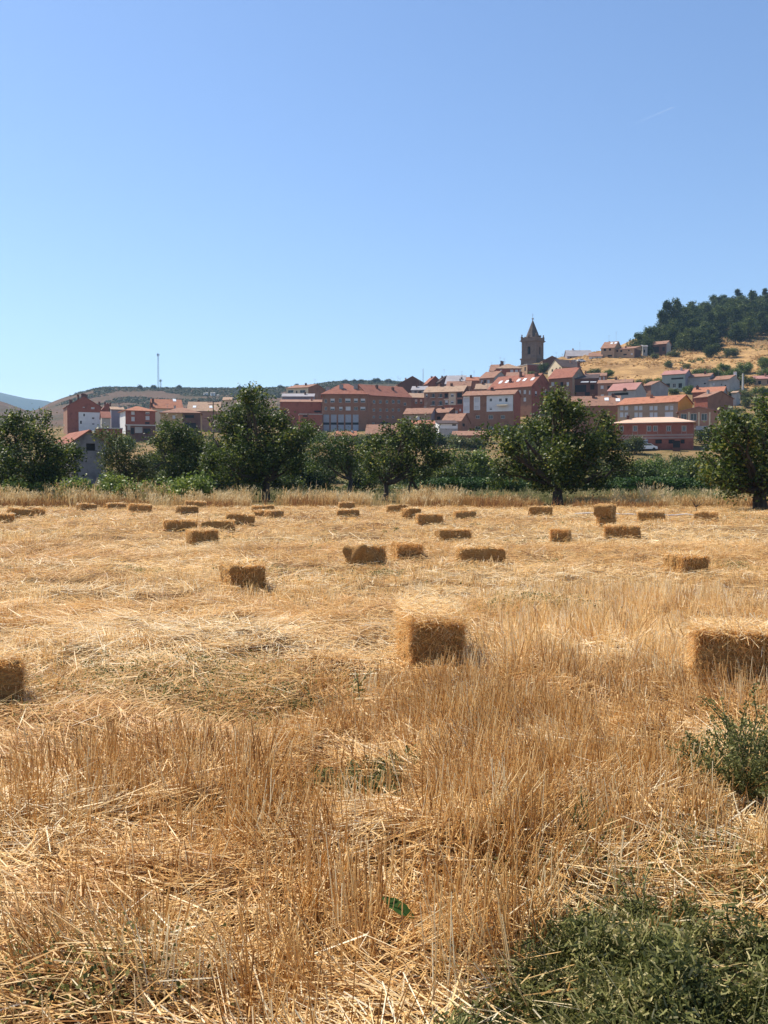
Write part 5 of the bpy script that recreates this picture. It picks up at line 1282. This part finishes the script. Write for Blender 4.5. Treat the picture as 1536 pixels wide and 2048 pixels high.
def build_bales():
    W_, H0 = .46, .37
    meshes = {}
    for i, (x0, x1, py, ang, lab, det) in enumerate(BLIST):
        g = np.random.default_rng(600 + i); py = py + (py - 960) * .035
        Y = ground_hit(py); xm = ((x0 + x1) / 2 - 768) / F * Y; app = (x1 - x0) / F * Y
        a = R(abs(ang)); L = (app - W_ * math.sin(a)) / max(math.cos(a), .25) if abs(ang) < 70 else .9
        L = min(max(L, .62), 1.15)
        Wb = W_ if abs(ang) < 70 else min(max(app * .97, .38), .56)
        yaw = math.radians(ang) - math.atan(xm / Y)
        ext = abs(math.sin(a)) * L / 2 + abs(math.cos(a)) * Wb / 2
        yc = Y + ext * .96; xc = ((x0 + x1) / 2 - 768) / F * (Y + (ext * .2))
        if abs(ang) >= 70: xc = ((x0 + x1) / 2 - 768) / F * Y + math.sin(-math.atan(xm / Y)) * 0
        lift = 0; H_ = .43 if i in (1, 2) else H0
        if 'upper bale' in lab: lift = H_ + .01
        zg = float(hgt(xc, yc)) - .03 + lift
        det_n = {0: 900, 1: 2600, 2: 11000}[det]; sw = {0: .015, 1: .009, 2: .0046}[det]; sl = {0: .16, 1: .17, 2: .18}[det]
        key = i
        if key not in meshes: meshes[key] = bale_mesh(L, Wb, H_, g, det_n, sw, sl, i)
        me, tw = meshes[key]
        o = link('straw_bale', me, None, (xc, yc, zg), yaw); tag(o, lab, 'straw bale', BL)
        o.rotation_euler = (g.normal() * .03, g.normal() * .03 + (.10 if 'slant' in lab or 'tilted' in lab else 0), yaw)
        for t in tw: link('twine', t, o)
        if not lift: BALES.append((xc, yc, yaw, L, Wb))
        if not lift:      # straw spilled round the foot and over the top, part of the loose heap
            SPL.append((xc, yc, yaw, L, Wb, zg, det, i))
SPL = []
build_bales()
build_field()
def build_spill():
    B = Blades(); g = np.random.default_rng(720)
    for xc, yc, yaw, L, Wb, zg, det, i in SPL:
        n = [160, 620, 3600][det]; top = int(n * (.5 if i in (1, 2, 3) else .2))
        u = g.normal(size=n) * (L * .55); v = g.normal(size=n) * (Wb * .75)
        u[:top] = g.uniform(-.52, .52, top) * L; v[:top] = g.uniform(-.55, .55, top) * Wb
        x = xc + u * math.cos(yaw) - v * math.sin(yaw); y = yc + u * math.sin(yaw) + v * math.cos(yaw)
        inside = (np.abs(u) < L / 2) & (np.abs(v) < Wb / 2)
        z = np.where(inside, zg + (.42 if i in (1, 2) else .36) + g.random(n) ** 2 * (.13 if i == 1 else .05), hgt(x, y) + g.random(n) ** 2 * .10)
        th = g.uniform(0, 6.28, n); pt = g.normal(size=n) * .3
        D = np.stack([np.cos(th) * np.cos(pt), np.sin(th) * np.cos(pt), np.sin(pt)], 1); Ls = g.uniform(.08, .24, n)
        B.add(np.stack([x, y, z], 1) - D * (Ls * .5)[:, None], D, Ls, [.017, .009, .0046][det] * g.uniform(.6, 1.3, n), .68 + g.normal(size=n) * .2, g, K=2, bend=.2)
    B.build('spilled_straw', 'straw', label='loose straw spilled over and around the nearer bales', cat='straw', kind='stuff')
build_spill()
# ------------------------------------------------------------------ verge of tall dry grass
def build_verge():
    g = np.random.default_rng(800)
    def grass(name, lab, mat, n, y0, y1, fn, h0, h1, w_, tint, cat, per=9, feather=0.0):
        x, y = spread(n, y0, y1, g, 2.0, .60); k = g.random(n) < fn(x, y); x, y = x[k], y[k]; m = len(x)
        rep = lambda a: np.repeat(a, per, 0)
        hh = rep((h0 + (h1 - h0) * fbm(x / 2.5, y / 2.5, 231, 2)) * g.uniform(.7, 1.25, m))
        X = rep(x) + g.normal(size=m*per) * .12; Yy = rep(y) + g.normal(size=m*per) * .12
        D = unit(np.stack([g.normal(size=m*per) * .2 + .06, g.normal(size=m*per) * .2, np.ones(m*per)], 1))
        B = Blades(); P = np.stack([X, Yy, hgt(X, Yy)], 1); L = hh * g.uniform(.6, 1.1, m*per); T = rep(tint + g.normal(size=m) * .16) + g.normal(size=m*per) * .12
        B.add(P, D, L, np.full(m*per, w_), T, g, K=2, bend=.12)
        if feather:
            tip = P + D * (L * .85)[:, None]; kk = g.random(m*per) < feather
            q = np.repeat(tip[kk], 3, 0) + g.normal(size=(kk.sum()*3, 3)) * .05
            D3 = unit(g.normal(size=(len(q), 3)) * .5 + (0.1, 0, 1)); B.add(q, D3, np.full(len(q), .13), np.full(len(q), .03), np.repeat(T[kk], 3) + .25, g, K=1, bend=.1)
        B.build(name, mat, label=lab, cat=cat, kind='stuff')
    pxof = lambda x, y: 768 + F * x / y
    def clear(x, y):      # the orchard trunks stand free of the tall grass
        px = pxof(x, y); k = np.ones(len(x))
        for c, Y in ((532, 65), (1115, 56), (1521, 46.5), (772, 66)): k = np.where((np.abs(px - c) < 34) & (y < Y + 1.5), .06, k)
        return k
    lf = lambda x, y: np.clip((fbm(x / 2.6, y / 1.6, 241, 2) - .40) * 5, .08, 1) * clear(x, y)
    grass('dry_verge_grass', 'tall pale dry grass along the far edge of the field', 'drygrass', 6400, 51, 62, lambda x, y: lf(x, y) * np.where(pxof(x, y) > 930, .0, 1), .2, 1.55, .028, .62, 'grass', feather=.45)
    grass('short_verge_grass', 'short tan grass along the right part of the far field edge', 'drygrass', 5200, 50.5, 59, lambda x, y: lf(x, y) * np.where(pxof(x, y) > 890, 1, .25), .15, .8, .028, .42, 'grass', feather=.2)
    grass('pale_plumes', 'isolated tall pale grass plumes in the right part of the verge', 'drygrass', 900, 52, 60, lambda x, y: (np.abs(pxof(x, y) - 1312) < 28) * .9 + (np.abs(pxof(x, y) - 1420) < 16) * .5 + (np.abs(pxof(x, y) - 1235) < 12) * .3, .8, 1.4, .02, .8, 'grass', feather=.7)
    grass('russet_verge_weeds', 'reddish brown dry weeds in the verge at the field edge', 'drygrass', 3600, 49.5, 56, lambda x, y: np.clip((fbm(x / 3, y / 2, 245, 2) - .48) * 8, .05, 1) * clear(x, y), .15, .75, .028, .10, 'weeds')
    grass('green_verge_grass', 'dull green weeds growing between verge and orchard', 'weedgrass', 6400, 57, 76,
          lambda x, y: np.clip((fbm(x / 3.5, y / 2, 251, 2) - .34) * 5, 0.05, 1) * np.where((pxof(x, y) < 430), .4, 1) * clear(x, y), .3, .95, .035, .5, 'weeds', feather=.15)
    m = 2300; x = g.uniform(0, 38, m); y = g.uniform(80, 91, m); k = pxof(x, y) > 830; x, y = x[k], y[k]
    scatter_leaves('green_crop', 'dense band of green crop standing behind the orchard', np.stack([x, y, hgt(x, y) + g.uniform(.3, 1.25, len(x))], 1), g.uniform(.4, .7, len(x)), 46, .2, 'leafcrop', 93, 'crop')
M['leafcrop'] = tinted('crop leaf', [(0.012,0.032,0.005),(0.025,0.06,0.008),(0.055,0.11,0.014),(0.11,0.17,0.03)], 0.6, 0.15, 0.2)
build_verge()
# ------------------------------------------------------------------ foreground plants
def leafy_plant(name, label, cat, px, py, h, rad, nst, seed, mat='weed', sz=.03, per=26, lean=.5, group=None):
    g = np.random.default_rng(seed); Y = ground_hit(py); x = (px - 768) / F * Y; z = float(hgt(x, Y))
    root = bpy.data.objects.new(name, None); C.objects.link(root); root.location = (x, Y, z); tag(root, label, cat, group)
    mb = MB(); cr = Crown()
    for k in range(nst):
        a = g.uniform(0, 6.28); rr = rad * math.sqrt(g.random()); tip = np.array([math.cos(a) * rr, math.sin(a) * rr, h * g.uniform(.5, 1.05) * (1 - .45 * rr / rad)])
        p, r_ = limb((g.normal() * .03, g.normal() * .03, -.02), tip, .006, .0018, g, -.15, 6); mb.tube(p, r_, 4, cap=False)
        for q in range(per):
            t = g.uniform(.2, 1) * (len(p) - 1); i0 = min(int(t), len(p) - 2); c = p[i0] + (p[i0+1] - p[i0]) * (t - i0)
            m_ = 3; cr.add(np.tile(c, (m_, 1)) + g.normal(size=(m_, 3)) * sz * .7, np.clip(.4 + g.normal(size=m_) * .22 + .2 * (t / len(p) - .5), 0, 1), sz, g)
    mb.build('stem', M['stem'], root); link('leaves', cr.mesh('leaves', M[mat], g, .2, .42), root)
M['stem'] = surf('green stem', (0.08,0.10,0.035), (0.20,0.19,0.08), 20)
leafy_plant('shrub', 'bushy grey green plant with upright sprays at the right edge of the photo', 'plant', 1510, 1612, .62, .40, 58, 901, sz=.017, per=46)
leafy_plant('shrub', 'straggly branch of grey green leaves left of the bushy plant at the right edge', 'plant', 1425, 1585, .36, .26, 22, 902, sz=.016, per=34)
leafy_plant('low_weed', 'dark green low weed in the middle of the foreground straw', 'weed', 700, 1590, .18, .28, 34, 903, sz=.018, per=26)
leafy_plant('low_weed', 'small dark weed right beside the middle weed', 'weed', 800, 1560, .15, .2, 14, 904, sz=.018, per=20)
leafy_plant('low_weed', 'small sparse weed on the left in the foreground straw', 'weed', 620, 1420, .16, .2, 10, 905, sz=.02, per=12)
leafy_plant('tall_weed', 'thin upright weed rising from the straw above the green mat', 'weed', 1290, 1830, .34, .10, 9, 906, sz=.014, per=22)
leafy_plant('tall_weed', 'dark wilted weed stalk at the top of the green mat', 'weed', 1380, 1850, .20, .06, 7, 907, sz=.016, per=34)
leafy_plant('tall_weed', 'spindly weed with tiny leaves among the right foreground stubble', 'weed', 1175, 1700, .30, .12, 8, 908, sz=.012, per=16)
def build_mat():
    # trailing mat of narrow leaves, right foreground
    g = np.random.default_rng(910); cr = Crown(); B = Blades()
    n = 23000; px = g.uniform(740, 2000, n); Y = g.uniform(1.9, 3.35, n); x = (px - 768) / F * Y
    d = fbm(x / .35, Y / .3, 261, 3)
    edge = mat_mask(x, Y)
    k = g.random(n) < edge * np.clip((d - .26) * 3.4, 0, 1); x, Y = x[k], Y[k]; e = edge[k]
    hh = .03 + .17 * e * np.clip((fbm(x / .16, Y / .16, 265, 2) - .36) * 2.3, 0, 1)
    per = 11; rep = lambda a: np.repeat(a, per, 0); z = hgt(x, Y)
    P = np.stack([rep(x), rep(Y), rep(z) + rep(hh) * g.random(len(x) * per) ** .45], 1) + g.normal(size=(len(x) * per, 3)) * .022
    T = np.clip(rep(.24 + .70 * fbm(x / .2, Y / .2, 268, 2)) + g.normal(size=len(P)) * .24, 0, 1)
    D = unit(g.normal(size=(len(P), 3)) + (0, 0, .5)); B.add(P, D, g.uniform(.012, .032, len(P)), g.uniform(.004, .009, len(P)), T, g, K=2, bend=.3)
    # taller sprays standing out of the mat
    for k in range(60):
        j = int(g.integers(0, len(x))); q = 40; hh2 = g.uniform(.08, .20); t = g.random(q); ln = g.normal(size=2) * .25
        Ps = np.stack([x[j] + ln[0] * hh2 * t, Y[j] + ln[1] * hh2 * t, z[j] + .05 + hh2 * t], 1) + g.normal(size=(q, 3)) * .008
        B.add(Ps, unit(g.normal(size=(q, 3)) + (0, 0, .8)), g.uniform(.012, .03, q), g.uniform(.003, .006, q), np.clip(.35 + g.normal(size=q) * .25, 0, 1), g, K=2, bend=.3)
    m = 2600; i = g.integers(0, len(x), m); P = np.stack([x[i], Y[i], z[i] + .02], 1); D = unit(g.normal(size=(m, 3)) * (1, 1, .25) + (0, 0, .5))
    B.add(P, D, g.uniform(.08, .22, m), np.full(m, .0035), .75 + g.normal(size=m) * .2, g, K=3, bend=.35)
    B.build('green_mat', 'weed', label='tangled mat of narrow leaved green weeds in the right foreground', cat='weeds', kind='stuff')
build_mat()
def broadleaf():
    g = np.random.default_rng(920)
    Y = 2.98; x = (795 - 768) / F * Y; z = float(hgt(x, Y)); root = bpy.data.objects.new('broadleaf_weed', None); C.objects.link(root); root.location = (x, Y, z)
    tag(root, 'broad leaved weed with one large dark green leaf and reddish lower leaves, bottom centre', 'weed')
    P = lambda px, py, dy=0: at(px, py, Y + dy) - np.array([x, Y, z])
    mb = MB(); st = [P(800, 2030), P(792, 1960), P(790, 1900), P(806, 1838), P(800, 1822)]; st[0][2] = -.02
    mb.tube(st, [.006,.0055,.005,.0035,.002], 6)
    st2 = [P(792, 1960), P(880, 1930), P(960, 1905)]; mb.tube(st2, [.003,.0025,.001], 5); mb.tube([P(792,1965), P(760,1935), P(775,1880)], [.003,.002,.001], 5)
    mb.build('stem', M['stem'], root)
    def leaf(a, b, wd, mat, fold=.25, droop=.02):
        n_ = 9; V = []; d = b - a; L = np.linalg.norm(d); d = d / L
        s = np.cross(d, (0, -.65, .75)); s /= np.linalg.norm(s); u = np.cross(s, d)
        for i in range(n_ + 1):
            t = i / n_; w_ = wd * math.sin(math.pi * min(1, t * .96 + .03)) ** .75 * (1 + .10 * math.sin(i * 2.4)); c = a + d * L * t + u * (-droop * t * t)
            V += [c - s * w_ + u * w_ * fold, c, c + s * w_ + u * w_ * fold]
        Q = []
        for i in range(n_):
            for j in (0, 1): Q.append([i*3+j, i*3+j+1, i*3+3+j+1, i*3+3+j])
        link('leaf', mesh_np('leaf', np.array(V), np.array(Q), M[mat], tint=np.full(len(V), .5), smooth=True), root)
    leaf(P(828, 1836, -.03), P(764, 1789, .02), .020, 'dockleaf')
    leaf(P(790, 1960), P(778, 1868, -.02), .012, 'dockleaf', .4); leaf(P(800, 1985), P(842, 1878, .03), .012, 'dockred', .5)
    leaf(P(795, 1990), P(806, 1905, -.05), .010, 'dockred', .6); leaf(P(930, 1960, .02), P(975, 1945, 0), .007, 'dockleaf')
    for k in range(9):
        a = P(796 + g.normal() * 14, 1985 + g.normal() * 25, g.normal() * .03); b = a + np.array([g.normal() * .03, g.normal() * .02, .03 + .03 * g.random()]); leaf(a, b, .008, 'dockred' if k % 3 else 'dockleaf', .5, .03)
M['dockleaf'] = surf('dark broad leaf', (0.018,0.045,0.008), (0.045,0.09,0.018), 60, rough=.7, spec=.08)
M['dockred'] = surf('reddish withered leaf', (0.16,0.045,0.02), (0.30,0.12,0.05), 40, rough=.5)
broadleaf()
def thistle():
    Y = ground_hit(1432); x = (712 - 768) / F * Y; z = float(hgt(x, Y)); P = lambda px, py: at(px, py, Y) - np.array([x, Y, z])
    mb = MB(); mb.tube([P(715,1440), P(719,1400), P(716,1362), P(712,1345)], [.006,.005,.004,.002], 5)
    for a, b in (((718,1372),(742,1335)),((717,1368),(700,1340)),((718,1390),(736,1378)),((718,1400),(704,1392)),((730,1352),(755,1338))): mb.tube([P(*a), P(*b)], [.003,.0012], 4)
    g = np.random.default_rng(931); V0, Q0 = leaves(np.array([P(718 + g.normal() * 9, 1385 + g.normal() * 22) for _ in range(40)]), np.full(40, .03), g)
    r = mb.build('thistle', M['stem'], None, loc=(x, Y, z)); tag(r, 'thin pale green thistle stalk with forked twigs left of the nearest centre bale', 'weed')
    link('leaves', mesh_np('leaves', V0, Q0, M['weed'], tint=np.full(len(V0), .6)), r)
thistle()
def extras():
    # white irrigation pipe on the ground near the verge
    mb = MB(); Y = ground_hit(1032)
    x0, x1 = (1150 - 768) / F * Y, (1400 - 768) / F * Y; pts = []
    for i in range(15):
        x = x0 + (x1 - x0) * i / 14; y = Y - .6 * i / 14; pts.append((x, y, float(hgt(x, y)) + .08))
    mb.tube(pts, .022, 8); o = mb.build('irrigation_pipe', M['white'], smooth=True); tag(o, 'long thin white pipe lying along the far edge of the field at right', 'pipe')
    g = np.random.default_rng(940); Y = ground_hit(1027) + 2; mb = MB(); x = (1393 - 768) / F * Y; z = float(hgt(x, Y))
    P = lambda px, py: at(px, py, Y) - np.array([x, Y, z])
    mb.tube([P(1393,1024), P(1392,1014), P(1384,1004)], [.03,.02,.008], 5)
    for b in ((1403,1000),(1410,1004),(1380,996),(1396,998)): mb.tube([P(1392,1014), P((1392+b[0])/2+1,(1014+b[1])/2), P(*b)], [.018,.012,.005], 4)
    tag(mb.build('dead_bush', M['bark'], None, loc=(x, Y, z)), 'leafless forked twig standing in the dry verge near the right edge', 'dead bush')
    # contrail
    a = at(1262, 251, 24000); b = at(1347, 214, 24000)
    m, n, p = new_mat('contrail ice'); p.inputs['Base Color'].default_value = (.9, .9, .9, 1)
    tr = N(n, 'ShaderNodeBsdfTransparent'); mx = N(n, 'ShaderNodeMixShader'); p = N(n, 'ShaderNodeBsdfTranslucent'); p.inputs[0].default_value = (.95, .95, .95, 1)
    tc = N(n, 'ShaderNodeTexCoord'); sp = N(n, 'ShaderNodeSeparateXYZ'); n.links.new(tc.outputs['Generated'], sp.inputs[0])
    mm = N(n, 'ShaderNodeMath', operation='MULTIPLY'); mm.inputs[1].default_value = .06; n.links.new(sp.outputs[0], mm.inputs[0])
    n.links.new(mm.outputs[0], mx.inputs[0]); n.links.new(tr.outputs[0], mx.inputs[1]); n.links.new(p.outputs[0], mx.inputs[2]); n.links.new(mx.outputs[0], n.nodes['Material Output'].inputs[0])
    mb = MB(); k = 12; g = np.random.default_rng(3)
    mb.tube([a + (b - a) * i / k for i in range(k + 1)], [14 + 8 * g.random() - 6 * i / k for i in range(k + 1)], 8)
    tag(mb.build('contrail', m), 'faint short white vapour trail high in the blue sky at right', 'contrail')
extras()
# ------------------------------------------------------------------ air
def haze():
    mb = MB(); mb.box(-5600, 4200, -60, 5600, -12, 620)
    m = bpy.data.materials.new('haze'); m.use_nodes = True; n = m.node_tree; n.nodes.clear()
    o = n.nodes.new('ShaderNodeOutputMaterial'); v = n.nodes.new('ShaderNodeVolumePrincipled')
    v.inputs['Color'].default_value = (0.45, 0.70, 1.0, 1); v.inputs['Density'].default_value = 0.00013; v.inputs['Anisotropy'].default_value = 0.2
    n.links.new(v.outputs[0], o.inputs['Volume'])
    ob = mb.build('haze', m); tag(ob, kind='stuff')
haze()
